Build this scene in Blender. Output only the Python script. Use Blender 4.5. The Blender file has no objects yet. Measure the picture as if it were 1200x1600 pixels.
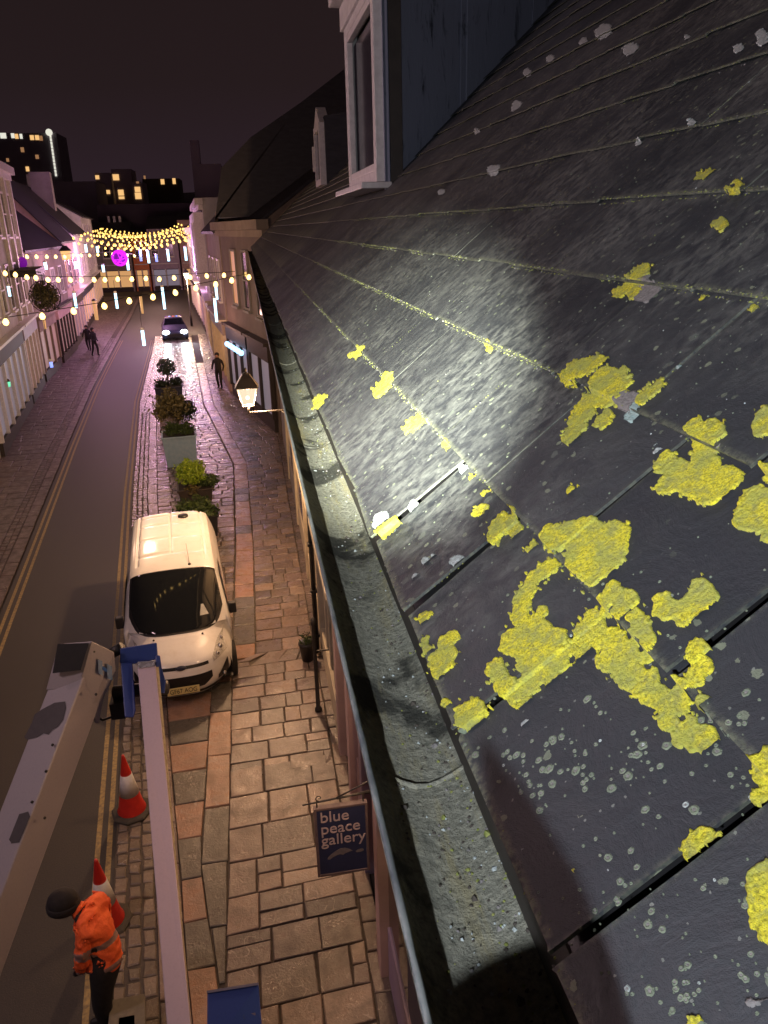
import bpy, math, random
import numpy as np
from mathutils import Vector, Matrix, noise as mnoise
R = math.radians
rnd = random.Random(7)
scene = bpy.context.scene
COL = scene.collection

# ------------------------------------------------------------------ camera, world, exposure
W0, H0, FP = 1200.0, 1600.0, 1200.0          # photograph size and focal length in its pixels
HC = 7.4                                      # camera height above the street
_a = np.array([379 - 600, 357 - 800, FP]); _a /= np.linalg.norm(_a)
_t = -((680 - 600) * _a[0] + FP * _a[2]) / _a[1]
_d = np.array([80.0, _t, FP]); _d /= np.linalg.norm(_d)
_up = -_d
_x = np.cross(_a, _up)
if _x[0] < 0: _x = -_x
M3 = np.array([_x, _a, _up])                  # rows: world axes in (right, down, forward) camera axes
cd = bpy.data.cameras.new('camera'); cam = bpy.data.objects.new('camera', cd); COL.objects.link(cam)
cd.sensor_fit = 'VERTICAL'; cd.sensor_height = 36.0; cd.lens = 36.0 * FP / H0
cd.clip_start = 0.02; cd.clip_end = 2000
xr, yd, fw = M3[:, 0], M3[:, 1], M3[:, 2]
cam.matrix_world = Matrix(((xr[0], -yd[0], -fw[0], 0), (xr[1], -yd[1], -fw[1], 0), (xr[2], -yd[2], -fw[2], HC), (0, 0, 0, 1)))
scene.camera = cam
scene.render.resolution_x = 768; scene.render.resolution_y = 1024
scene.view_settings.view_transform = 'Standard'; scene.view_settings.look = 'None'
scene.view_settings.exposure = 0.0; scene.view_settings.gamma = 1.0
try:
    scene.cycles.use_denoising = True
    scene.cycles.sample_clamp_indirect = 4.0
    scene.cycles.max_bounces = 5
    scene.cycles.caustics_reflective = False; scene.cycles.caustics_refractive = False
except Exception: pass

wd = bpy.data.worlds.new('World'); scene.world = wd; wd.use_nodes = True
nt = wd.node_tree; nt.nodes.clear()
_o = nt.nodes.new('ShaderNodeOutputWorld'); _b = nt.nodes.new('ShaderNodeBackground')
_tc = nt.nodes.new('ShaderNodeTexCoord'); _sx = nt.nodes.new('ShaderNodeSeparateXYZ')
_cr = nt.nodes.new('ShaderNodeValToRGB'); _nz = nt.nodes.new('ShaderNodeTexNoise'); _ma = nt.nodes.new('ShaderNodeMath')
_ma.operation = 'MULTIPLY_ADD'; _ma.inputs[1].default_value = 0.12
_nz.inputs['Scale'].default_value = 2.2; _nz.inputs['Detail'].default_value = 4
nt.links.new(_tc.outputs['Generated'], _sx.inputs[0]); nt.links.new(_tc.outputs['Generated'], _nz.inputs['Vector'])
nt.links.new(_nz.outputs['Fac'], _ma.inputs[0]); nt.links.new(_sx.outputs['Z'], _ma.inputs[2])
nt.links.new(_ma.outputs[0], _cr.inputs[0]); nt.links.new(_cr.outputs[0], _b.inputs[0]); nt.links.new(_b.outputs[0], _o.inputs[0])
_e = _cr.color_ramp.elements
_e[0].position = 0.0; _e[0].color = (0.030, 0.017, 0.026, 1)
_e[1].position = 0.5; _e[1].color = (0.0130, 0.0082, 0.0078, 1)
_m = _cr.color_ramp.elements.new(0.20); _m.color = (0.0185, 0.0110, 0.0120, 1)
_b.inputs[1].default_value = 1.0

def lamp(name, loc, power, color, radius=0.08, kind='POINT', target=None, size=60, blend=0.5):
    l = bpy.data.lights.new(name, kind); l.energy = power; l.color = color; l.shadow_soft_size = radius
    o = bpy.data.objects.new(name, l); COL.objects.link(o); o.location = loc
    if kind == 'SPOT':
        l.spot_size = R(size); l.spot_blend = blend
        o.rotation_euler = (Vector(target) - Vector(loc)).to_track_quat('-Z', 'Y').to_euler()
    return o

# the torch shining on the slates, held beside the camera
TORCH = (-0.27, -0.35, HC + 0.0)
AIM = (0.43, 2.34, 6.97)
lamp('torch_beam', TORCH, 3700, (0.96, 1.0, 0.86), 0.008, 'SPOT', AIM, 22, 1.0)
lamp('torch_halo', TORCH, 110, (0.90, 0.96, 1.0), 0.008, 'SPOT', (0.85, 3.2, 7.35), 66, 1.0)
lamp('torch_far', TORCH, 900, (0.78, 0.86, 1.0), 0.008, 'SPOT', (2.0, 6.9, 10.6), 22, 1.0)
lamp('torch_spill', TORCH, 72, (0.84, 0.91, 1.0), 0.008, 'SPOT', (0.60, 0.8, 6.95), 140, 0.8)

# ------------------------------------------------------------------ pixel -> world helpers
def ray(x, y): return M3 @ np.array([x - 600.0, y - 800.0, FP])
def at_z(x, y, z=0.0):
    r = ray(x, y); t = (z - HC) / r[2]; return Vector((r[0] * t, r[1] * t, z))
def at_y(x, y, Y):
    r = ray(x, y); t = Y / r[1]; return Vector((r[0] * t, Y, r[2] * t + HC))
def at_x(x, y, X):
    r = ray(x, y); t = X / r[0]; return Vector((X, r[1] * t, r[2] * t + HC))
def at_d(x, y, d):
    r = ray(x, y) / FP * d; return Vector((r[0], r[1], r[2] + HC))
UU = 0.62
TH = R(42); CT, ST = math.cos(TH), math.sin(TH)
XE, ZE = 0.362 * UU, HC - UU                       # eaves line of the near roof
def roofP(s, Y, h=0.0): return Vector((XE + s * CT - h * ST, Y, ZE + s * ST + h * CT))
def roof_at(x, y):
    r = ray(x, y); n = np.array([-ST, 0, CT])
    t = np.dot(np.array([XE, 0, ZE - HC]), n) / np.dot(r, n); p = r * t
    return float((p[0] - XE) * CT + (p[2] + HC - ZE) * ST), float(p[1])
def project_np(P):
    c = (P - np.array([0, 0, HC])) @ M3
    return 600 + FP * c[:, 0] / c[:, 2], 800 + FP * c[:, 1] / c[:, 2]

# ------------------------------------------------------------------ materials
MAT = {}
def nodes(name):
    m = bpy.data.materials.new(name); m.use_nodes = True
    MAT[name] = m
    return m, m.node_tree, m.node_tree.nodes['Principled BSDF']
def mixcol(t, a, b, fac):
    n = t.nodes.new('ShaderNodeMix'); n.data_type = 'RGBA'
    for i, v in ((6, a), (7, b)):
        if isinstance(v, tuple): n.inputs[i].default_value = (*v[:3], 1)
        else: t.links.new(v, n.inputs[i])
    if isinstance(fac, (int, float)): n.inputs[0].default_value = fac
    else: t.links.new(fac, n.inputs[0])
    return n.outputs[2]
def tex(t, kind='noise', scale=5, detail=6, rough=0.6, vec=None, stretch=None, dist=0.0, rot=None):
    co = t.nodes.new('ShaderNodeTexCoord'); v = co.outputs['Object']
    if stretch or rot:
        mp = t.nodes.new('ShaderNodeMapping'); t.links.new(v, mp.inputs[0]); v = mp.outputs[0]
        if stretch: mp.inputs['Scale'].default_value = stretch
        if rot: mp.inputs['Rotation'].default_value = rot
    if kind == 'noise':
        n = t.nodes.new('ShaderNodeTexNoise'); n.inputs['Scale'].default_value = scale; n.inputs['Detail'].default_value = detail
        n.inputs['Roughness'].default_value = rough; n.inputs['Distortion'].default_value = dist
        t.links.new(v, n.inputs['Vector']); return n.outputs['Fac']
    n = t.nodes.new('ShaderNodeTexVoronoi'); n.inputs['Scale'].default_value = scale
    t.links.new(v, n.inputs['Vector']); return n
def ramp(t, fac, p0, p1, c0=(0, 0, 0), c1=(1, 1, 1)):
    n = t.nodes.new('ShaderNodeValToRGB'); e = n.color_ramp.elements
    e[0].position = p0; e[1].position = p1; e[0].color = (*c0, 1); e[1].color = (*c1, 1)
    t.links.new(fac, n.inputs[0]); return n.outputs[0]
def math_(t, op, a, b=None):
    n = t.nodes.new('ShaderNodeMath'); n.operation = op
    for i, v in enumerate((a, b)):
        if v is None: continue
        if isinstance(v, (int, float)): n.inputs[i].default_value = v
        else: t.links.new(v, n.inputs[i])
    return n.outputs[0]
def bump(t, b, h, strength=0.3, dist=0.02):
    n = t.nodes.new('ShaderNodeBump'); n.inputs['Strength'].default_value = strength; n.inputs['Distance'].default_value = dist
    t.links.new(h, n.inputs['Height']); t.links.new(n.outputs[0], b.inputs['Normal'])
def mat(name, c0, c1=None, rough=0.7, scale=6, bmp=0.2, metal=0.0, dist=0.01, spec=0.5, detail=6, stretch=None, coat=0):
    m, t, b = nodes(name)
    b.inputs['Roughness'].default_value = rough; b.inputs['Metallic'].default_value = metal
    b.inputs['Specular IOR Level'].default_value = spec
    if coat: b.inputs['Coat Weight'].default_value = coat; b.inputs['Coat Roughness'].default_value = 0.08
    if c1 is None: c1 = tuple(x * 0.72 for x in c0)
    n = tex(t, scale=scale, detail=detail, stretch=stretch)
    t.links.new(mixcol(t, c0, c1, ramp(t, n, 0.35, 0.68)), b.inputs['Base Color'])
    if bmp: bump(t, b, n, bmp, dist)
    return m
def emis(name, col, s):
    m, t, b = nodes(name)
    b.inputs['Base Color'].default_value = (*[min(1, c) * 0.5 for c in col], 1)
    b.inputs['Emission Color'].default_value = (*col, 1); b.inputs['Emission Strength'].default_value = s
    try: m.cycles.emission_sampling = 'NONE'
    except Exception: pass
    return m

def slate_mat():
    m, t, b = nodes('slate')
    at = t.nodes.new('ShaderNodeAttribute'); at.attribute_name = 'tone'
    base = mixcol(t, (0.028, 0.031, 0.038), (0.050, 0.052, 0.058), at.outputs['Fac'])
    n1 = tex(t, scale=3.0, detail=5)                        # big pale weathering
    n2 = tex(t, scale=30, detail=7, rough=0.72, stretch=(0.85, 1.25, 0.85), dist=0.3)
    n3 = tex(t, scale=9, detail=7, rough=0.72, dist=0.6)
    gy_ = t.nodes.new('ShaderNodeTexCoord'); sy_ = t.nodes.new('ShaderNodeSeparateXYZ'); t.links.new(gy_.outputs['Object'], sy_.inputs[0])
    bl = math_(t, 'MULTIPLY', ramp(t, n1, 0.34, 0.60), ramp(t, n2, 0.42, 0.66))
    old = math_(t, 'ADD', math_(t, 'MULTIPLY', sy_.outputs['Y'], 0.55), math_(t, 'MULTIPLY', n1, 0.5))
    bl = math_(t, 'MULTIPLY', bl, ramp(t, old, 0.72, 0.98))          # the near slates are newer and cleaner
    c = mixcol(t, base, (0.24, 0.245, 0.225), math_(t, 'MULTIPLY', bl, 0.7))
    c = mixcol(t, c, (0.085, 0.086, 0.080), math_(t, 'MULTIPLY', ramp(t, n3, 0.55, 0.75), 0.25))
    # small round pale lichens, two sizes
    for sc, th, keep, colr in ((36, 0.19, 0.36, (0.26, 0.29, 0.20)), (85, 0.14, 0.24, (0.27, 0.29, 0.25)), (19, 0.17, 0.14, (0.13, 0.145, 0.125))):
        v = tex(t, 'voronoi', scale=sc)
        sep = t.nodes.new('ShaderNodeSeparateColor'); t.links.new(v.outputs['Color'], sep.inputs[0])
        wob = math_(t, 'MULTIPLY_ADD', tex(t, scale=sc * 4, detail=3), 0.35); wob.node.inputs[2].default_value = -0.17
        d = math_(t, 'ADD', v.outputs['Distance'], wob)
        spot = math_(t, 'MULTIPLY', math_(t, 'LESS_THAN', d, th), math_(t, 'LESS_THAN', sep.outputs[0], keep))
        spot = math_(t, 'MULTIPLY', spot, ramp(t, tex(t, scale=1.7, detail=2), 0.40, 0.58))
        c = mixcol(t, c, colr, math_(t, 'MULTIPLY', spot, 0.75))
    # moss and dust gathering along the laps, from an edge attribute
    ae = t.nodes.new('ShaderNodeAttribute'); ae.attribute_name = 'edge'
    n5 = tex(t, scale=120, detail=4)
    em = math_(t, 'MULTIPLY', ae.outputs['Fac'], ramp(t, n5, 0.36, 0.60))
    c = mixcol(t, c, (0.22, 0.23, 0.15), math_(t, 'MULTIPLY', em, 0.8))
    t.links.new(c, b.inputs['Base Color'])
    t.links.new(math_(t, 'MULTIPLY_ADD', n2, 0.35), b.inputs['Roughness'])
    b.inputs['Roughness'].links[0].from_node.inputs[2].default_value = 0.40
    b.inputs['Specular IOR Level'].default_value = 0.45
    hb = math_(t, 'ADD', n2, math_(t, 'MULTIPLY', n3, 1.5))
    bump(t, b, hb, 0.5, 0.006)
    return m
def lichen_mat():
    m, t, b = nodes('yellow_lichen')
    n = tex(t, scale=260, detail=5, rough=0.75); n2 = tex(t, scale=22, detail=3)
    c = mixcol(t, (0.34, 0.30, 0.02), (0.90, 0.80, 0.05), ramp(t, n, 0.36, 0.54))
    c = mixcol(t, c, (0.42, 0.45, 0.11), math_(t, 'MULTIPLY', ramp(t, n2, 0.44, 0.60), 0.7))
    ac = t.nodes.new('ShaderNodeAttribute'); ac.attribute_name = 'core'; n4 = tex(t, scale=75, detail=5, rough=0.7)
    c = mixcol(t, c, (0.30, 0.30, 0.12), math_(t, 'MULTIPLY', math_(t, 'MULTIPLY', ac.outputs['Fac'], ramp(t, n4, 0.48, 0.62)), 0.6))
    c = mixcol(t, c, (0.09, 0.085, 0.05), math_(t, 'MULTIPLY', ramp(t, n, 0.60, 0.68), 0.6))
    t.links.new(c, b.inputs['Base Color']); b.inputs['Roughness'].default_value = 0.9
    bump(t, b, n, 1.0, 0.003)
    return m
def gutter_mat():
    m, t, b = nodes('gutter_iron')
    n = tex(t, scale=7, detail=8, rough=0.65, stretch=(1, 0.35, 1)); n2 = tex(t, scale=90, detail=6, rough=0.75)
    n3 = tex(t, scale=3.3, detail=6, rough=0.6); n4 = tex(t, scale=26, detail=6, rough=0.75, stretch=(1, 0.10, 1))
    c = mixcol(t, (0.21, 0.21, 0.17), (0.50, 0.48, 0.38), ramp(t, n2, 0.36, 0.62))
    c = mixcol(t, c, (0.48, 0.42, 0.24), math_(t, 'MULTIPLY', ramp(t, n4, 0.50, 0.60), ramp(t, n, 0.46, 0.60)))
    c = mixcol(t, c, (0.018, 0.018, 0.016), math_(t, 'MULTIPLY', ramp(t, n3, 0.52, 0.57), 0.85))
    t.links.new(c, b.inputs['Base Color']); b.inputs['Roughness'].default_value = 0.8
    bump(t, b, math_(t, 'ADD', n2, math_(t, 'MULTIPLY', n, 1.4)), 1.0, 0.010)
    return m
def stone_mat(name, cols, rough0=0.13, rough1=0.48, scale=1.0):
    """paving stone; 'tone' picks the colour of each stone"""
    m, t, b = nodes(name)
    at = t.nodes.new('ShaderNodeAttribute'); at.attribute_name = 'tone'
    rp = t.nodes.new('ShaderNodeValToRGB'); e = rp.color_ramp.elements
    e[0].position = 0; e[0].color = (*cols[0], 1); e[1].position = 1; e[1].color = (*cols[-1], 1)
    for i, c in enumerate(cols[1:-1]):
        k = e.new((i + 1) / (len(cols) - 1)); k.color = (*c, 1)
    t.links.new(at.outputs['Fac'], rp.inputs[0])
    n = tex(t, scale=5 * scale, detail=8, rough=0.65); n2 = tex(t, scale=40 * scale, detail=5, rough=0.7)
    n3 = tex(t, scale=0.55, detail=5, rough=0.6)
    c = mixcol(t, rp.outputs[0], tuple(x * 0.35 for x in cols[0]), math_(t, 'MULTIPLY', ramp(t, n, 0.42, 0.75), 0.6))
    c = mixcol(t, c, tuple(min(1, x * 1.5) for x in cols[-1]), math_(t, 'MULTIPLY', ramp(t, n2, 0.60, 0.78), 0.3))
    c = mixcol(t, c, tuple(x * 0.3 for x in cols[0]), math_(t, 'MULTIPLY', ramp(t, n3, 0.50, 0.66), 0.35))
    # thin pale mineral veins
    nv = tex(t, scale=2.2, detail=2, dist=1.3)
    vein = math_(t, 'LESS_THAN', math_(t, 'ABSOLUTE', math_(t, 'SUBTRACT', nv, 0.5)), 0.006)
    vein = math_(t, 'MULTIPLY', vein, ramp(t, tex(t, scale=1.1, detail=1), 0.52, 0.6))
    c = mixcol(t, c, (0.42, 0.37, 0.32), math_(t, 'MULTIPLY', vein, 0.55))
    t.links.new(c, b.inputs['Base Color'])
    t.links.new(ramp(t, n, 0.3, 0.7, (rough0,) * 3, (rough1,) * 3), b.inputs['Roughness'])
    bump(t, b, math_(t, 'ADD', n, math_(t, 'MULTIPLY', n2, 0.4)), 0.45, 0.02)
    return m
def van_paint():
    m, t, b = nodes('van_paint')
    n = tex(t, scale=4, detail=7, rough=0.7)
    t.links.new(mixcol(t, (0.80, 0.79, 0.77), (0.60, 0.56, 0.50), math_(t, 'MULTIPLY', ramp(t, n, 0.5, 0.8), 0.6)), b.inputs['Base Color'])
    b.inputs['Roughness'].default_value = 0.34; b.inputs['Coat Weight'].default_value = 0.6; b.inputs['Coat Roughness'].default_value = 0.1
    return m
def boom_mat(name, base, chip, sc=4, amt=0.62):
    m, t, b = nodes(name)
    n = tex(t, scale=sc, detail=5, rough=0.6, dist=0.4); n2 = tex(t, scale=60, detail=4)
    c = mixcol(t, base, chip, ramp(t, n, amt, amt + 0.01))
    c = mixcol(t, c, tuple(x * 0.8 for x in base), math_(t, 'MULTIPLY', ramp(t, n2, 0.5, 0.7), 0.4))
    t.links.new(c, b.inputs['Base Color']); b.inputs['Roughness'].default_value = 0.42
    return m
def glassm(name, c=(0.012, 0.014, 0.016), r=0.06):
    m, t, b = nodes(name); b.inputs['Base Color'].default_value = (*c, 1); b.inputs['Roughness'].default_value = r
    b.inputs['Specular IOR Level'].default_value = 0.7
    return m
def cheek_mat():
    m, t, b = nodes('lead_cheek')
    n = tex(t, scale=9, detail=7, rough=0.7, stretch=(1, 1, 0.22), dist=0.5)
    n2 = tex(t, scale=50, detail=4)
    c = mixcol(t, (0.27, 0.28, 0.38), (0.06, 0.065, 0.09), ramp(t, n, 0.56, 0.66))
    c = mixcol(t, c, (0.28, 0.29, 0.33), math_(t, 'MULTIPLY', ramp(t, n2, 0.5, 0.8), 0.4))
    t.links.new(c, b.inputs['Base Color']); b.inputs['Roughness'].default_value = 0.6
    bump(t, b, n, 0.4, 0.02); return m
def foil(name, c0, c1):
    m, t, b = nodes(name)
    n = tex(t, scale=14, detail=3)
    at = t.nodes.new('ShaderNodeAttribute'); at.attribute_name = 'tone'
    c = mixcol(t, c0, c1, at.outputs['Fac'])
    t.links.new(c, b.inputs['Base Color']); b.inputs['Roughness'].default_value = 0.55
    return m

slate_mat(); lichen_mat(); gutter_mat(); van_paint(); cheek_mat()
stone_mat('flagstone', [(0.12, 0.10, 0.095), (0.20, 0.155, 0.135), (0.27, 0.195, 0.16), (0.31, 0.235, 0.19), (0.16, 0.135, 0.125)])
stone_mat('slab_band', [(0.13, 0.12, 0.105), (0.15, 0.135, 0.115), (0.34, 0.20, 0.14), (0.40, 0.25, 0.18)])
stone_mat('sett', [(0.16, 0.13, 0.10), (0.25, 0.20, 0.16)])
stone_mat('left_paving', [(0.085, 0.065, 0.062), (0.13, 0.095, 0.088)], 0.35, 0.7)
mat('joint_dirt', (0.085, 0.070, 0.058), rough=0.9, scale=20)
mat('asphalt', (0.032, 0.029, 0.027), (0.054, 0.048, 0.043), rough=0.62, scale=60, bmp=0.35, dist=0.01)
mat('yellow_line', (0.38, 0.28, 0.11), (0.16, 0.125, 0.08), rough=0.7, scale=18)
mat('white_line', (0.5, 0.48, 0.45), rough=0.7, scale=18)
mat('cream', (0.66, 0.58, 0.42), (0.52, 0.45, 0.33), rough=0.75, scale=3)
mat('pink_plaster', (0.60, 0.42, 0.38), (0.50, 0.34, 0.31), rough=0.75, scale=2.5)
mat('mauve_paint', (0.42, 0.33, 0.46), (0.36, 0.28, 0.40), rough=0.5, scale=3)
mat('white_plaster', (0.62, 0.60, 0.60), (0.46, 0.44, 0.44), rough=0.8, scale=1.5)
mat('grey_plaster', (0.34, 0.31, 0.30), (0.24, 0.22, 0.21), rough=0.85, scale=1.2)
mat('tan_plaster', (0.36, 0.29, 0.23), (0.25, 0.20, 0.16), rough=0.85, scale=1.0)
mat('brown_plaster', (0.21, 0.165, 0.14), (0.145, 0.11, 0.095), rough=0.85, scale=1.0)
mat('orange_paint', (0.75, 0.22, 0.06), (0.6, 0.17, 0.05), rough=0.5, scale=3)
mat('dark_slates', (0.030, 0.028, 0.036), (0.050, 0.045, 0.055), rough=0.6, scale=3, stretch=(1, 1, 4), bmp=0.5)
mat('white_trim', (0.80, 0.76, 0.75), (0.64, 0.60, 0.59), rough=0.5, scale=14)
mat('peeling_lip', (0.27, 0.28, 0.27), (0.05, 0.06, 0.08), rough=0.6, scale=34, stretch=(1, 0.3, 1), bmp=0.5, dist=0.004)
mat('black_iron', (0.018, 0.017, 0.017), (0.03, 0.028, 0.027), rough=0.45, scale=30)
mat('dark_wood', (0.045, 0.035, 0.030), rough=0.6, scale=12)
mat('navy', (0.018, 0.022, 0.050), (0.030, 0.033, 0.060), rough=0.5, scale=8)
mat('sign_navy', (0.020, 0.028, 0.085), (0.026, 0.034, 0.10), rough=0.5, scale=8)
mat('sign_letter', (0.46, 0.38, 0.42), (0.40, 0.33, 0.37), rough=0.6, scale=20)
mat('sign_motif', (0.13, 0.12, 0.15), (0.17, 0.155, 0.18), rough=0.6, scale=20)
mat('sign_frame', (0.15, 0.11, 0.12), rough=0.6, scale=20)
mat('blue_box', (0.26, 0.40, 0.52), (0.34, 0.47, 0.58), rough=0.6, scale=9)
mat('black_plastic', (0.016, 0.015, 0.016), rough=0.5, scale=20)
mat('tyre', (0.02, 0.019, 0.018), rough=0.85, scale=40)
mat('rim', (0.35, 0.35, 0.36), rough=0.35, metal=0.8, scale=20)
mat('seam', (0.22, 0.19, 0.16), rough=0.6, scale=10)
mat('grille_black', (0.008, 0.008, 0.009), rough=0.4, scale=30)
mat('silver', (0.6, 0.6, 0.62), rough=0.25, metal=0.9, scale=30)
mat('lens_clear', (0.72, 0.70, 0.66), (0.3, 0.29, 0.27), rough=0.12, scale=30, coat=1.0)
mat('plate', (0.62, 0.52, 0.22), (0.55, 0.46, 0.2), rough=0.4, scale=20)
mat('paper', (0.55, 0.56, 0.50), rough=0.8, scale=20)
boom_mat('boom_grey', (0.30, 0.27, 0.29), (0.045, 0.035, 0.034), 1.6, 0.66)
boom_mat('boom_lilac', (0.46, 0.38, 0.47), (0.20, 0.16, 0.18), 30, 0.74)
boom_mat('lift_blue', (0.020, 0.045, 0.21), (0.05, 0.06, 0.12), 20, 0.70)
mat('sticker_blue', (0.06, 0.14, 0.30), rough=0.4, scale=20)
mat('sticker_pink', (0.30, 0.22, 0.25), rough=0.4, scale=20)
mat('boom_edge', (0.34, 0.29, 0.20), (0.22, 0.18, 0.12), rough=0.5, scale=30)
mat('cone_red', (0.62, 0.030, 0.018), (0.50, 0.022, 0.015), rough=0.45, scale=9)
mat('cone_white', (0.78, 0.77, 0.76), (0.6, 0.58, 0.56), rough=0.35, scale=9)
mat('cone_base', (0.07, 0.062, 0.05), rough=0.85, scale=20)
mat('hivis', (0.95, 0.16, 0.035), (0.80, 0.10, 0.025), rough=0.75, scale=7, bmp=0.6, dist=0.05)
mat('hivis_band', (0.34, 0.22, 0.19), (0.24, 0.14, 0.12), rough=0.5, scale=20)
mat('dark_cloth', (0.014, 0.012, 0.013), (0.022, 0.019, 0.02), rough=0.9, scale=20, bmp=0.4)
mat('skin_tone', (0.42, 0.25, 0.18), (0.36, 0.21, 0.15), rough=0.6, scale=20)
mat('plate_stone', (0.17, 0.15, 0.12), (0.13, 0.115, 0.095), rough=0.7, scale=20)
mat('soil', (0.03, 0.022, 0.016), rough=0.95, scale=30)
mat('hill_dark', (0.16, 0.13, 0.16), rough=0.95, scale=0.05)
mat('far_wall', (0.42, 0.36, 0.42), (0.30, 0.26, 0.30), rough=0.9, scale=0.1)
mat('far_stone', (0.16, 0.13, 0.08), (0.09, 0.07, 0.05), rough=0.9, scale=0.1)
mat('white_lichen', (0.55, 0.60, 0.60), (0.30, 0.33, 0.31), rough=0.9, scale=160, bmp=0.8, dist=0.003)
mat('blue_lichen', (0.36, 0.50, 0.50), (0.30, 0.36, 0.33), rough=0.9, scale=160, bmp=0.8, dist=0.003)
mat('pink_lichen', (0.28, 0.25, 0.25), (0.17, 0.16, 0.15), rough=0.9, scale=160, bmp=0.8, dist=0.003)
mat('spot_lichen', (0.15, 0.18, 0.125), (0.24, 0.27, 0.19), rough=.9, scale=160, bmp=.8, dist=.003)
mat('moss', (0.20, 0.24, 0.045), (0.34, 0.34, 0.12), rough=0.95, scale=180, bmp=0.8, dist=0.003)
foil('leaf_green', (0.025, 0.05, 0.018), (0.08, 0.12, 0.03)); foil('leaf_lime', (0.16, 0.30, 0.015), (0.42, 0.56, 0.05))
foil('leaf_dark', (0.012, 0.022, 0.012), (0.03, 0.045, 0.022)); foil('leaf_brown', (0.07, 0.065, 0.03), (0.17, 0.14, 0.05))
glassm('dark_glass'); glassm('window_glass', (0.03, 0.028, 0.04), 0.12)
emis('bulb_glow', (1.0, 0.62, 0.18), 5.0); emis('bulb_far', (1.0, 0.60, 0.14), 2.6)
emis('tube_glow', (0.45, 0.80, 1.0), 3.2); emis('tube_blue', (0.25, 0.35, 1.0), 1.5)
emis('magenta_glow', (0.80, 0.02, 0.95), 1.15); emis('magenta_dim', (0.30, 0.012, 0.50), 0.45)
def pane_glow(name, col, s, tr):
    m = bpy.data.materials.new(name); m.use_nodes = True; MAT[name] = m; t = m.node_tree; t.nodes.clear()
    o = t.nodes.new('ShaderNodeOutputMaterial'); a = t.nodes.new('ShaderNodeBsdfTransparent'); e = t.nodes.new('ShaderNodeEmission'); x = t.nodes.new('ShaderNodeMixShader')
    e.inputs[0].default_value = (*col, 1); e.inputs[1].default_value = s; x.inputs[0].default_value = 1 - tr
    t.links.new(a.outputs[0], x.inputs[1]); t.links.new(e.outputs[0], x.inputs[2]); t.links.new(x.outputs[0], o.inputs[0])
    try: m.cycles.emission_sampling = 'NONE'
    except Exception: pass
pane_glow('lantern_glow', (1.0, 0.80, 0.55), 1.6, 0.6)
emis('lantern_core', (1.0, 0.86, 0.62), 4.0)
emis('warm_window', (1.0, 0.58, 0.22), 0.95); emis('warm_window_dim', (0.9, 0.45, 0.20), 0.35); emis('white_window', (0.9, 0.88, 0.75), 0.9)
emis('headlamp_glow', (0.85, 0.93, 1.0), 14.0); emis('shop_blue', (0.30, 0.65, 1.0), 3.0); emis('shop_warm', (1.0, 0.55, 0.22), 0.55)
emis('shop_dim', (0.85, 0.55, 0.48), 0.16); emis('green_glow', (0.2, 0.95, 0.55), 1.0); emis('red_glow', (1.0, 0.12, 0.15), 0.9)
emis('shop_cool', (0.65, 0.62, 0.80), 0.15)

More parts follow.
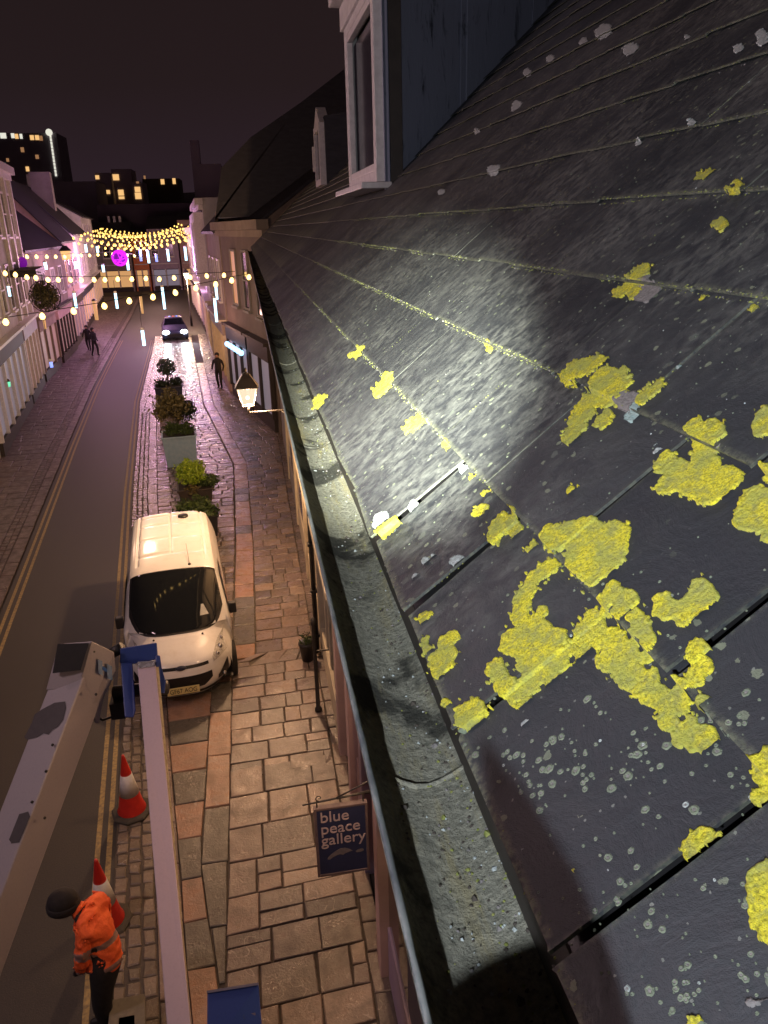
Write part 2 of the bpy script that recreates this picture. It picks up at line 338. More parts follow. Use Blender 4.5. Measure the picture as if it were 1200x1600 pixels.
# ------------------------------------------------------------------ mesh helpers
class MB:
    def __init__(s): s.v = []; s.f = []; s.m = []; s.t = []; s.mats = []; s.sm = []
    def mi(s, m):
        if m not in s.mats: s.mats.append(m)
        return s.mats.index(m)
    def add(s, vs, fs, m, tone=0.5, smooth=False):
        b = len(s.v); s.v += [tuple(v) for v in vs]; k = s.mi(m)
        for f in fs: s.f.append([b + i for i in f]); s.m.append(k); s.t.append(tone); s.sm.append(smooth)
        return s
    def box(s, c, size, m, rot=None, tone=0.5):
        hx, hy, hz = size[0] / 2, size[1] / 2, size[2] / 2
        vs = [Vector((x, y, z)) for x in (-hx, hx) for y in (-hy, hy) for z in (-hz, hz)]
        if rot is not None: vs = [rot @ v for v in vs]
        return s.hexa([v + Vector(c) for v in vs], m, tone)
    def hexa(s, vs, m, tone=0.5):
        # order: x- (y-(z-,z+), y+(z-,z+)), x+ (...)
        return s.add(vs, [(0, 1, 3, 2), (4, 6, 7, 5), (0, 4, 5, 1), (2, 3, 7, 6), (0, 2, 6, 4), (1, 5, 7, 3)], m, tone)
    def prism(s, poly, dirv, m, tone=0.5):
        n = len(poly); d = Vector(dirv); p = [Vector(q) for q in poly]
        vs = p + [q + d for q in p]
        fs = [tuple(range(n))[::-1], tuple(range(n, 2 * n))] + [(i, (i + 1) % n, n + (i + 1) % n, n + i) for i in range(n)]
        return s.add(vs, fs, m, tone)
    def tube(s, pts, r, m, n=8, tone=0.5, cap=True):
        pts = [Vector(p) for p in pts]; rs = r if isinstance(r, (list, tuple)) else [r] * len(pts)
        vs = []; fs = []
        for i, p in enumerate(pts):
            d = (pts[min(i + 1, len(pts) - 1)] - pts[max(i - 1, 0)]).normalized()
            a = d.orthogonal().normalized() if abs(d.z) > 0.9 else d.cross(Vector((0, 0, 1))).normalized()
            b_ = d.cross(a)
            for k in range(n):
                an = 2 * math.pi * k / n; vs.append(p + (a * math.cos(an) + b_ * math.sin(an)) * rs[i])
        for i in range(len(pts) - 1):
            for k in range(n): fs.append((i * n + k, i * n + (k + 1) % n, (i + 1) * n + (k + 1) % n, (i + 1) * n + k))
        if cap: fs += [tuple(range(n))[::-1], tuple((len(pts) - 1) * n + k for k in range(n))]
        return s.add(vs, fs, m, tone, True)
    def lathe(s, prof, c, m, n=20, tone=0.5, sc=(1, 1), rot=None, square=False):
        vs = []; fs = []
        for (r, z) in prof:
            for k in range(n):
                an = 2 * math.pi * (k + 0.5) / n; v = Vector((r * math.cos(an) * sc[0], r * math.sin(an) * sc[1], z))
                if rot is not None: v = rot @ v
                vs.append(v + Vector(c))
        for i in range(len(prof) - 1):
            for k in range(n): fs.append((i * n + k, i * n + (k + 1) % n, (i + 1) * n + (k + 1) % n, (i + 1) * n + k))
        fs += [tuple(range(n))[::-1], tuple((len(prof) - 1) * n + k for k in range(n))]
        return s.add(vs, fs, m, tone, n > 8)
    def ball(s, c, r, m, n=8, sc=(1, 1, 1)):
        prof = [(max(1e-4, math.sin(math.pi * i / n)) * r, -math.cos(math.pi * i / n) * r * sc[2]) for i in range(n + 1)]
        return s.lathe(prof, c, m, n * 2, sc=(sc[0], sc[1]))
    def build(s, name, parent=None, loc=None, rotz=0.0, bevel=0.0):
        me = bpy.data.meshes.new(name); me.from_pydata(s.v, [], s.f)
        for m in s.mats: me.materials.append(MAT[m])
        me.polygons.foreach_set('material_index', s.m); me.polygons.foreach_set('use_smooth', s.sm)
        a = me.attributes.new('tone', 'FLOAT', 'FACE'); a.data.foreach_set('value', s.t)
        me.update()
        o = bpy.data.objects.new(name, me); COL.objects.link(o)
        if parent is not None: o.parent = parent
        if loc is not None: o.location = loc; o.rotation_euler = (0, 0, rotz)
        if bevel:
            bm = o.modifiers.new('bevel', 'BEVEL'); bm.width = bevel; bm.segments = 2; bm.limit_method = 'ANGLE'
        return o
def tag(o, label=None, cat=None, group=None, kind=None):
    for k, v in (('label', label), ('category', cat), ('group', group), ('kind', kind)):
        if v: o[k] = v
    return o
def empty(name, loc=(0, 0, 0), rz=0.0, **k):
    o = bpy.data.objects.new(name, None); COL.objects.link(o); o.location = loc; o.rotation_euler = (0, 0, rz)
    o.empty_display_size = 0.2
    return tag(o, **k)
def copy_tree(o, parent=None):
    c = o.copy(); COL.objects.link(c); c.parent = parent
    for ch in [x for x in COL.objects if x.parent == o]: copy_tree(ch, c)
    return c
def lerp(a, b, t): return a + (b - a) * t
def pw(tab, y):
    """piecewise-linear table [(Y, X)...]"""
    if y <= tab[0][0]: a, b = tab[0], tab[1]
    elif y >= tab[-1][0]: a, b = tab[-2], tab[-1]
    else:
        for a, b in zip(tab, tab[1:]):
            if a[0] <= y <= b[0]: break
    return lerp(a[1], b[1], (y - a[0]) / (b[0] - a[0]))

# ------------------------------------------------------------------ ground, road, paving
T_Y = [(2, -1.56), (7.34, -2.20), (11.1, -2.61), (22.8, -3.96), (36.8, -5.41), (53.3, -6.58), (60, -7.1), (90, -9.6)]
T_SL = [(2, -0.66), (5.93, -1.18), (7.28, -1.35), (8.98, -1.58), (11, -1.84), (22.8, -3.18), (36.8, -4.62), (53, -5.8), (90, -9)]
T_SR = [(0, -0.80), (12, -0.82), (18, -0.80), (25.1, -0.92), (34.9, -2.35), (50, -3.6), (60, -4.4), (90, -7)]
T_W = [(-5, 0.86), (28.5, 0.84), (32.2, -0.08), (37.2, -1.03), (43.7, -1.84), (61.2, -3.25), (76, -4.44), (84, -5.49), (100, -7)]
T_YL = [(2, -4.05), (14.5, -5.38), (28.8, -6.83), (41, -7.98), (47.5, -8.49), (77.4, -10.72), (100, -12.6)]
T_WL = [(-5, -4.9), (15, -7.4), (27.7, -9.0), (35, -10.2), (42.6, -10.95), (55.6, -11.77), (64.7, -12.77), (87, -15.2), (110, -18)]
g = MB(); S_ = 900
g.add([(-S_, -60, -0.06), (S_, -60, -0.06), (S_, 1500, -0.06), (-S_, 1500, -0.06)], [(0, 1, 2, 3)], 'asphalt')
tag(g.build('ground'), kind='structure')
def strip(name, fl, fr, Y0, Y1, z, m, step=1.0, kind='structure'):
    b = MB(); n = max(2, int((Y1 - Y0) / step)); vs = []; fs = []
    for i in range(n + 1):
        Y = lerp(Y0, Y1, i / n); vs += [(fl(Y), Y, z), (fr(Y), Y, z)]
    for i in range(n): fs.append((2 * i, 2 * i + 1, 2 * i + 3, 2 * i + 2))
    b.add(vs, fs, m); o = b.build(name)
    if kind: tag(o, kind=kind)
    return o
strip('road', lambda y: pw(T_YL, y) - 0.16, lambda y: pw(T_Y, y) + 0.06, -6, 140, 0.0, 'asphalt')
strip('side_road', lambda y: pw(T_Y, y) + 0.05, lambda y: pw(T_W, y) + 2, 60, 140, -0.003, 'asphalt')
ln = MB()
for (tb, offs) in ((T_Y, (-0.17, -0.03)), (T_YL, (-0.02, 0.13))):
    for of in offs:
        Y = -2.0 if tb is T_Y else 4.0
        while Y < 58:
            L = 0.9; x0 = pw(tb, Y) + of; x1 = pw(tb, Y + L) + of
            w = 0.033
            ln.add([(x0 - w, Y, 0.004), (x0 + w, Y, 0.004), (x1 + w, Y + L, 0.004), (x1 - w, Y + L, 0.004)], [(0, 1, 2, 3)], 'yellow_line')
            Y += L
tag(ln.build('road_markings'), kind='structure')

def stone(b, P, z, m, tone, bev=0.012, th=0.03, tilt=0.004):
    """P: four corners (x,y) ccw; top face inset by a bevel"""
    c = (sum(p[0] for p in P) / 4, sum(p[1] for p in P) / 4)
    zz = [z + rnd.uniform(-tilt, tilt) for _ in range(4)]
    out = []; inn = []
    for k, p in enumerate(P):
        d = math.hypot(p[0] - c[0], p[1] - c[1]) + 1e-6; f = max(0.6, 1 - bev * 1.5 / d)
        jx, jy = rnd.uniform(-bev, bev) * .9, rnd.uniform(-bev, bev) * .9
        out.append((p[0] + jx, p[1] + jy, z - th)); inn.append((c[0] + (p[0] - c[0]) * f + jx, c[1] + (p[1] - c[1]) * f + jy, zz[k]))
    mid = [(lerp(o[0], i[0], .25), lerp(o[1], i[1], .25), i[2] - bev * 0.6) for o, i in zip(out, inn)]
    vs = out + mid + inn
    fs = [(8, 9, 10, 11)] + [(k, (k + 1) % 4, 4 + (k + 1) % 4, 4 + k) for k in range(4)] + [(4 + k, 4 + (k + 1) % 4, 8 + (k + 1) % 4, 8 + k) for k in range(4)]
    b.add(vs, fs, m, tone)
def pave(b, fl, fr, Y0, Y1, rowd, colw, gap, z, m, tonef, jog=0.0, even=False, bev=0.012, slant=0.0, tilt=0.004):
    Y = Y0
    while Y < Y1:
        d = rnd.uniform(*rowd); yb, yt = Y + gap, Y + d - gap
        wl, wr = fl(Y), fr(Y); Wd = wr - wl
        if Wd > 0.06:
            cuts = [0.0]
            if even: n = max(1, round(Wd / colw[0])); cuts = [i / n for i in range(n + 1)]
            else:
                while True:
                    nx = cuts[-1] + rnd.uniform(*colw) / Wd
                    if nx > 1 - colw[0] * 0.5 / Wd: break
                    cuts.append(nx)
                cuts.append(1.0)
            for i in range(len(cuts) - 1):
                u0, u1 = cuts[i] + gap / Wd, cuts[i + 1] - gap / Wd
                def X(u, y): return lerp(fl(y), fr(y), u)
                sl = slant * Wd
                ys = [yb + u0 * sl, yb + u1 * sl, yt + u1 * sl, yt + u0 * sl]
                parts = [(ys[0], ys[1], ys[2], ys[3])]
                if jog and d > 0.42 and rnd.random() < jog:
                    k = rnd.uniform(0.35, 0.65); ym0 = lerp(ys[0], ys[3], k); ym1 = lerp(ys[1], ys[2], k)
                    parts = [(ys[0], ys[1], ym1 - gap, ym0 - gap), (ym0 + gap, ym1 + gap, ys[2], ys[3])]
                for q in parts:
                    stone(b, [(X(u0, q[0]), q[0]), (X(u1, q[1]), q[1]), (X(u1, q[2]), q[2]), (X(u0, q[3]), q[3])], z, m, tonef(), bev, tilt=tilt)
        Y += d
strip('pavement_bed', lambda y: pw(T_Y, y) + 0.05, lambda y: pw(T_W, y) + 0.5, -2, 60, 0.018, 'joint_dirt')
pv = MB()
sy = lambda y: pw(T_Y, y)
ks = lambda y: lerp(pw(T_Y, y) + 0.06, pw(T_SL, y), 0.62)
# setts in three columns along the gutter, each column jittered
for c in range(3):
    pave(pv, lambda y, c=c: lerp(sy(y) + 0.06, ks(y), c / 3) + 0.004, lambda y, c=c: lerp(sy(y) + 0.06, ks(y), (c + 1) / 3) - 0.004,
         1.5 + c * 0.07, 34, (0.17, 0.26), (9,), 0.009, 0.034, 'sett', lambda: rnd.random(), even=True, bev=0.016)
pave(pv, lambda y: sy(y) + 0.06, lambda y: pw(T_SL, y), 34, 60, (0.25, 0.4), (0.2, 0.35), 0.012, 0.034, 'sett', lambda: rnd.random())
pave(pv, ks, lambda y: pw(T_SL, y), 1.5, 34, (0.7, 1.1), (9,), 0.007, 0.042, 'flagstone', lambda: rnd.uniform(.1, .5), even=True)
_alt = [0]
def alt():
    _alt[0] += 1; return rnd.uniform(0.0, 0.3) if _alt[0] % 2 else rnd.uniform(0.72, 1.0)
mid = lambda y: pw(T_SR, y) - 0.34 * min(1, max(0, (y - 5.5) / 2.2)) * (1 if y < 12 else 1)
pave(pv, lambda y: pw(T_SL, y), mid, 1.5, 12.5, (0.62, 0.72), (9,), 0.006, 0.045, 'slab_band', alt, even=True, slant=0.05)
pave(pv, mid, lambda y: pw(T_SR, y), 6.0, 12.5, (0.7, 1.15), (9,), 0.006, 0.045, 'slab_band', lambda: rnd.choice([.05, .15, .25, .8]), even=True)
pave(pv, lambda y: pw(T_SL, y), lambda y: pw(T_SR, y) - 0.02, 12.5, 60, (0.26, 0.42), (0.3, 0.6), 0.010, 0.045, 'flagstone', lambda: rnd.uniform(0, .9), jog=0.1, tilt=.008)
pave(pv, lambda y: pw(T_SR, y), lambda y: pw(T_SR, y) + 0.42, 12.5, 46, (0.5, 0.8), (9,), 0.006, 0.047, 'slab_band', lambda: rnd.choice([.75, .8, .9, 1., .15]), even=True)
pave(pv, lambda y: pw(T_SR, y) + (0.43 if y > 12.5 else 0.0), lambda y: pw(T_W, y) - 0.17, 1.5, 9.2, (0.36, 0.66), (0.30, 0.70), 0.006, 0.045, 'flagstone', lambda: rnd.random(), jog=0.25, slant=0.07)
pave(pv, lambda y: pw(T_SR, y) + (0.43 if y > 12.5 else 0.0), lambda y: pw(T_W, y) - 0.17, 9.2, 60, (0.22, 0.46), (0.22, 0.6), 0.006, 0.045, 'flagstone', lambda: rnd.random(), jog=0.12, slant=0.05, tilt=.007)
pave(pv, lambda y: pw(T_W, y) - 0.165, lambda y: pw(T_W, y) + 0.03, 1.5, 60, (0.3, 0.55), (9,), 0.007, 0.047, 'flagstone', lambda: rnd.uniform(0, .4), even=True)
tag(pv.build('pavement'), kind='structure')
# left pavement: bed, kerb and slabs
kl = lambda y: pw(T_YL, y) - 0.17
strip('left_pavement_bed', lambda y: pw(T_WL, y) - 1.5, lambda y: kl(y), -2, 110, 0.022, 'joint_dirt')
lp = MB()
pave(lp, lambda y: kl(y) - 0.30, kl, 4, 100, (0.7, 1.0), (9,), 0.007, 0.06, 'left_paving', lambda: rnd.uniform(.5, 1), even=True)
pave(lp, lambda y: kl(y) - 0.62, lambda y: kl(y) - 0.31, 4, 60, (0.2, 0.3), (0.14,), 0.008, 0.05, 'left_paving', lambda: rnd.random(), even=True)
pave(lp, lambda y: pw(T_WL, y) - 0.6, lambda y: kl(y) - 0.63, 4, 100, (0.5, 0.8), (0.5, 0.9), 0.008, 0.055, 'left_paving', lambda: rnd.random())
tag(lp.build('left_pavement'), kind='structure')

# ------------------------------------------------------------------ the near house: slates, gutter, dormer, shopfront
house = empty('slate_roofed_shop_house', (0.86, 0, 0), label='long terrace house at right with huge lichen spotted slate roof and old gutter', cat='house')
HO = Vector((0.86, 0, 0))
def hb(b, name, parent=None, **k):
    """build with world coordinates as a part of the house"""
    b.v = [tuple(Vector(v) - HO) for v in b.v]
    o = b.build(name, parent or house, **k); return o
EX, PITCH = 0.2465, 0.3285
def attr_point(o, name, vals):
    a = o.data.attributes.new(name, 'FLOAT', 'POINT'); a.data.foreach_set('value', vals)
# slates: each one a thin bevelled slab, the tail resting on the course below
SL = {}
def slate_h(s, Y):
    r = max(0, math.floor(s / EX)); off = 0.4630 if r % 2 == 0 else 0.6280; k = math.floor((Y - off) / PITCH)
    q = SL.get((r, k))
    if not q: return 0.010
    y0, y1, s0, s1, l0, ro, ra = q; u = (s - s0) / (s1 - s0); v = min(1, max(0, (Y - y0) / (y1 - y0)))
    h = l0 * (1 - u) - .002 + ro * v + ra * (1 - v) * (1 - .75 * u)
    if Y > y1 - .004:
        q2 = SL.get((r, k + 1))
        if q2: h = max(h, q2[4] * (1 - u) - .002 + q2[6] * (1 - .75 * u))
    return h
rb = MB(); edge = []
SMAX = 6.2
ROWS = int(SMAX / EX)
YEND = 9.2
for r in range(ROWS):
    off = 0.4630 if r % 2 == 0 else 0.6280
    k0 = -4; s0 = r * EX + (0.002 if r == 0 else 0.0); s1 = r * EX + EX + 0.03
    Y = off + k0 * PITCH
    while Y < YEND:
        g_ = rnd.uniform(0.0012, 0.0026) + (rnd.uniform(.0012, .0030) if Y < 1.7 and r < 3 else 0); y0 = Y + g_; y1 = Y + PITCH - g_
        wide = {(0, .46): .005, (0, .79): .005, (0, 1.12): .005, (0, 1.45): .006, (1, .63): .004, (1, .96): .002, (2, .79): .002}; raised = 0.0
        for (r_, q_), w_ in wide.items():
            if r_ == r and abs(Y - q_) < .02: y0 += w_; raised = w_ * (1.9 if Y > .7 else 0.9)
        j = rnd.uniform(-0.004, 0.004); lift0 = 0.012 + rnd.uniform(0, 0.002); roll = rnd.uniform(0.0, 0.0055)
        th = 0.005; tone = rnd.random()
        ns, ny = 3, 3; vs = []; fs = []
        for a in range(ns + 1):
            for c in range(ny + 1):
                u = (0, .045, .5, 1)[a]; v = (0, .02, .98, 1)[c]
                s = lerp(s0 + j, s1, u); yy = lerp(y0, y1, v)
                if a == 0: s += rnd.uniform(-0.0025, 0.0025) * (2.0 if r == 0 else 1.0)
                if c in (0, ny) and 0 < a: yy += rnd.uniform(-0.0008, 0.0008)
                h = lift0 * (1 - u) - 0.002 + roll * v * (0.3 if Y < 1.2 and r < 2 else 1) + raised * (1 - v) * (1 - .75 * u)
                vs.append(roofP(s, yy, h))
                e = 0.0
                if a == 0: e = 1.0
                edge.append(1.0 if a == 0 else (0.4 if c in (0, ny) else 0.0))
        SL[(r, round((Y - off) / PITCH))] = (y0, y1, s0, s1, lift0, roll * (0.3 if Y < 1.2 and r < 2 else 1), raised)
        n1 = len(vs)
        rim = [(0, c) for c in range(ny + 1)] + [(a, ny) for a in range(1, ns + 1)] + [(ns, c) for c in range(ny - 1, -1, -1)] + [(a, 0) for a in range(ns - 1, 0, -1)]
        for (a, c) in rim:
            p = vs[a * (ny + 1) + c]; nrm = Vector((-ST, 0, CT)); vs.append(p - nrm * th); edge.append(0.8 if a == 0 else 0.4)
        for a in range(ns):
            for c in range(ny): i = a * (ny + 1) + c; fs.append((i, i + 1, i + ny + 2, i + ny + 1))
        L = len(rim)
        for q in range(L):
            i0 = rim[q][0] * (ny + 1) + rim[q][1]; i1 = rim[(q + 1) % L][0] * (ny + 1) + rim[(q + 1) % L][1]
            fs.append((i1, i0, n1 + q, n1 + (q + 1) % L))
        rb.add(vs, fs, 'slate', tone)
        Y += PITCH
# underlay so gaps are dark, further roof as plain sloped sheet
n_edge = len(edge)
b0 = [roofP(0.01, -2, -0.016), roofP(0.01, YEND, -0.016), roofP(SMAX + .1, YEND, -0.016), roofP(SMAX + .1, -2, -0.016)]
rb.add(b0, [(0, 1, 2, 3)], 'black_plastic'); edge += [0] * 4
slates = hb(rb, 'slate_roof'); attr_point(slates, 'edge', edge)
# far half of the terrace roof: coarser courses
rb = MB(); edge = []
def far_ridge(Y):
    return pw([(9.2, 6.4), (14, 6.4), (22, 5.8), (30, 5.2)], Y)
for r in range(26):
    Y = YEND + (r % 2) * 0.17
    while Y < 28.4:
        if r * EX < far_ridge(Y):
            vs = [roofP(r * EX, Y, .012), roofP(r * EX, Y + PITCH - .004, .012 + rnd.uniform(0, .003)), roofP(r * EX + EX + .02, Y + PITCH - .004, 0), roofP(r * EX + EX + .02, Y, 0),
                  roofP(r * EX, Y, .002), roofP(r * EX, Y + PITCH - .004, .002)]
            rb.add(vs, [(0, 1, 2, 3), (0, 4, 5, 1)], 'slate', rnd.random()); edge += [1, 1, 0, 0, 1, 1]
        Y += PITCH
o = hb(rb, 'far_slates', slates); attr_point(o, 'edge', edge)

# gutter: half-round trough with lip and joints
def gutter_profile():
    pr = []
    cx, cz, r = XE - 0.034, ZE - 0.030, 0.086
    for i in range(15):
        a = math.pi * (1 + i / 14); pr.append((cx + r * math.cos(a), cz + 0.95 * r * math.sin(a)))
    return cx, cz, r, pr
cx, cz, gr, gp = gutter_profile()
gb = MB(); ny = 420; vs = []; fs = []
YG0, YG1 = -1.0, 28.0
ysl = [YG0 + (YG1 - YG0) * (i / ny) ** 2.2 for i in range(ny + 1)]
for Y in ysl:
    sag = 0.006 * math.sin(Y * 1.1)
    for k, (x, z) in enumerate(gp):
        nn = mnoise.noise(Vector((x * 25, Y * 9, z * 25))) * 0.0035 + mnoise.noise(Vector((x * 70, Y * 60, z * 70))) * 0.0012
        if k < 2: nn *= .3
        vs.append((x + nn, Y, z + nn + sag))
n = len(gp)
for i in range(ny):
    for k in range(n - 1): fs.append((i * n + k, i * n + k + 1, (i + 1) * n + k + 1, (i + 1) * n + k))
gb.add(vs, fs, 'gutter_iron', smooth=True)
vs = [];
for Y in ysl:
    sag = 0.006 * math.sin(Y * 1.1)
    for k in range(n - 1, -1, -1):
        x, z = gp[k]; dx, dz = (x - cx) / gr, (z - cz) / gr; vs.append((x + dx * .006, Y, z + dz * .006 + sag))
gb.add(vs, fs, 'gutter_iron', smooth=True)
gut = hb(gb, 'gutter')
lb = MB(); vs = []; fs = []
for Y in ysl:
    sag = 0.006 * math.sin(Y * 1.1); w = 0.0042 + 0.0016 * mnoise.noise(Vector((Y * 22, 0, 3)))
    for k in range(6):
        a = 2 * math.pi * k / 6; vs.append((gp[0][0] - .002 + w * math.cos(a), Y, gp[0][1] + sag + .001 + w * 0.9 * math.sin(a)))
for i in range(ny):
    for k in range(6): fs.append((i * 6 + k, i * 6 + (k + 1) % 6, (i + 1) * 6 + (k + 1) % 6, (i + 1) * 6 + k))
lb.add(vs, fs, 'peeling_lip', smooth=True); hb(lb, 'outer_lip', gut)
for Yj in (0.845, 2.62, 4.45, 6.3, 8.2):
    jb = MB(); vs = []; fs = []
    for q, dy in enumerate((-0.004, -0.002, 0.002, 0.004)):
        for (x, z) in gp:
            dx, dz = (x - cx) / gr, (z - cz) / gr; h = 0.0035 if q in (1, 2) else -0.003
            vs.append((x - dx * h, Yj + dy + 0.004 * math.sin(x * 60), z - dz * h + .006 * math.sin(Yj * 1.1)))
    for q in range(3):
        for k in range(n - 1): fs.append((q * n + k, q * n + k + 1, (q + 1) * n + k + 1, (q + 1) * n + k))
    jb.add(vs, fs, 'gutter_iron', smooth=True); hb(jb, 'gutter_joint', gut)

# lichens, moss: real crusts standing on the slates
def vnoise(x, y, f, seed):
    x = x * f + seed * 17.3; y = y * f + seed * 5.1
    xi = np.floor(x).astype(int); yi = np.floor(y).astype(int); xf = x - xi; yf = y - yi
    def h(a, b):
        q = np.sin(a * 127.1 + b * 311.7 + seed * 74.7) * 43758.5453; return q - np.floor(q)
    u = xf * xf * (3 - 2 * xf); v = yf * yf * (3 - 2 * yf)
    return (h(xi, yi) * (1 - u) + h(xi + 1, yi) * u) * (1 - v) + (h(xi, yi + 1) * (1 - u) + h(xi + 1, yi + 1) * u) * v
def crust(circles, m='yellow_lichen', name='lichen_patch', holes=(), thick=0.0024, amp=0.5, parent=None, seed=1, lines=(), hf=55):
    """circles: (px, py, r_px) in the photograph, laid on the roof plane and grown there as one crust"""
    cs = list(circles)
    for (x0, y0, x1, y1, r0, r1) in lines:
        nseg = max(2, int(math.hypot(x1 - x0, y1 - y0) / (0.6 * max(1, min(r0, r1)))))
        for i in range(nseg + 1): t = i / nseg; cs.append((lerp(x0, x1, t), lerp(y0, y1, t), lerp(r0, r1, t)))
    q = random.Random(seed * 7 + 1)
    if m == 'yellow_lichen':
        for (x, y, r) in list(cs)[:: max(1, len(cs) // 12)]:
            for _ in range(3): a = q.random() * 6.28; d = r * q.uniform(1.0, 1.45) + 2; cs.append((x + d * math.cos(a), y + d * math.sin(a), q.uniform(1.0, 3.2)))
    pts = []
    for (x, y, r) in cs:
        for a in range(8): pts.append(roof_at(x + 1.3 * r * math.cos(a * .785), y + 1.3 * r * math.sin(a * .785)))
    s0, s1 = min(p[0] for p in pts), max(p[0] for p in pts); y0, y1 = min(p[1] for p in pts), max(p[1] for p in pts)
    s_c, y_c = roof_at(cs[0][0], cs[0][1]); dist = math.hypot(y_c, 0.6)
    h = max(0.0013, 0.0017 * dist); ns = int((s1 - s0) / h) + 2; nyy = int((y1 - y0) / h) + 2
    if ns * nyy > 60000: h *= math.sqrt(ns * nyy / 60000); ns = int((s1 - s0) / h) + 2; nyy = int((y1 - y0) / h) + 2
    S, YY = np.meshgrid(s0 + np.arange(ns) * h, y0 + np.arange(nyy) * h, indexing='ij')
    P = np.stack([XE + S.ravel() * CT - 0.008 * ST, YY.ravel(), ZE + S.ravel() * ST + 0.008 * CT], 1)
    px, py = project_np(P)
    f = np.full(px.shape, -1e9)
    for (x, y, r) in cs: f = np.maximum(f, 1 - np.hypot(px - x, py - y) / r)
    for (x, y, r) in holes: f = np.minimum(f, np.hypot(px - x, py - y) / r - 1)
    s_, y_ = S.ravel(), YY.ravel()
    nz = (vnoise(s_, y_, 70, seed) - .5) * 0.55 + (vnoise(s_, y_, 190, seed + 3) - .5) * 0.45 + (vnoise(s_, y_, 420, seed + 7) - .5) * 0.12 + (vnoise(s_, y_, 28, seed + 5) - .5) * 0.45
    pit = vnoise(s_, y_, 75, seed + 11); f0 = f
    f = f + nz * amp + 0.15 - np.clip(0.25 - pit, 0, 1) * 1.1
    F = f.reshape(ns, nyy)
    hgt = thick * (0.45 + 0.5 * np.clip(F * 6, 0, 1)) + (vnoise(s_, y_, 420, seed) - .5).reshape(ns, nyy) * thick * 0.7 + (vnoise(s_, y_, 120, seed) - .5).reshape(ns, nyy) * thick * 0.3
    # rim of the lobes stands a little higher
    hgt = hgt + thick * 0.35 * np.exp(-((F - 0.16) / 0.09) ** 2)
    hgt = np.where(F < 0.02, -0.001, hgt)
    ins = F > 0
    vid = -np.ones((ns, nyy), int); b = MB(); vs = []; fs = []
    core = []; cell = (ins[:-1, :-1].astype(int) + ins[1:, :-1] + ins[:-1, 1:] + ins[1:, 1:]) >= 2
    for i, j in zip(*np.nonzero(cell)):
        for (a, c) in ((i, j), (i + 1, j), (i + 1, j + 1), (i, j + 1)):
            if vid[a, c] < 0:
                vid[a, c] = len(vs)
                ds = dy = 0.0
                if not ins[a, c]:
                    nb = [(p, q) for p, q in ((a - 1, c), (a + 1, c), (a, c - 1), (a, c + 1)) if 0 <= p < ns and 0 <= q < nyy and ins[p, q]]
                    if nb:
                        t = np.mean([-F[a, c] / (F[p, q] - F[a, c] + 1e-9) for p, q in nb]); ds = np.mean([p - a for p, q in nb]) * t * h; dy = np.mean([q - c for p, q in nb]) * t * h
                sx_, yy_ = S[a, c] + ds, YY[a, c] + dy
                base = slate_h(sx_, yy_) + .0008; core.append(float(np.clip(F[a, c] * 3.2, 0, 1)))
                vs.append(roofP(sx_, yy_, base + float(hgt[a, c])))
        fs.append((vid[i, j], vid[i, j + 1], vid[i + 1, j + 1], vid[i + 1, j]))
    if not vs: return None
    b.add(vs, fs, m, smooth=True)
    o = hb(b, name, parent or slates); attr_point(o, 'core', core); return o
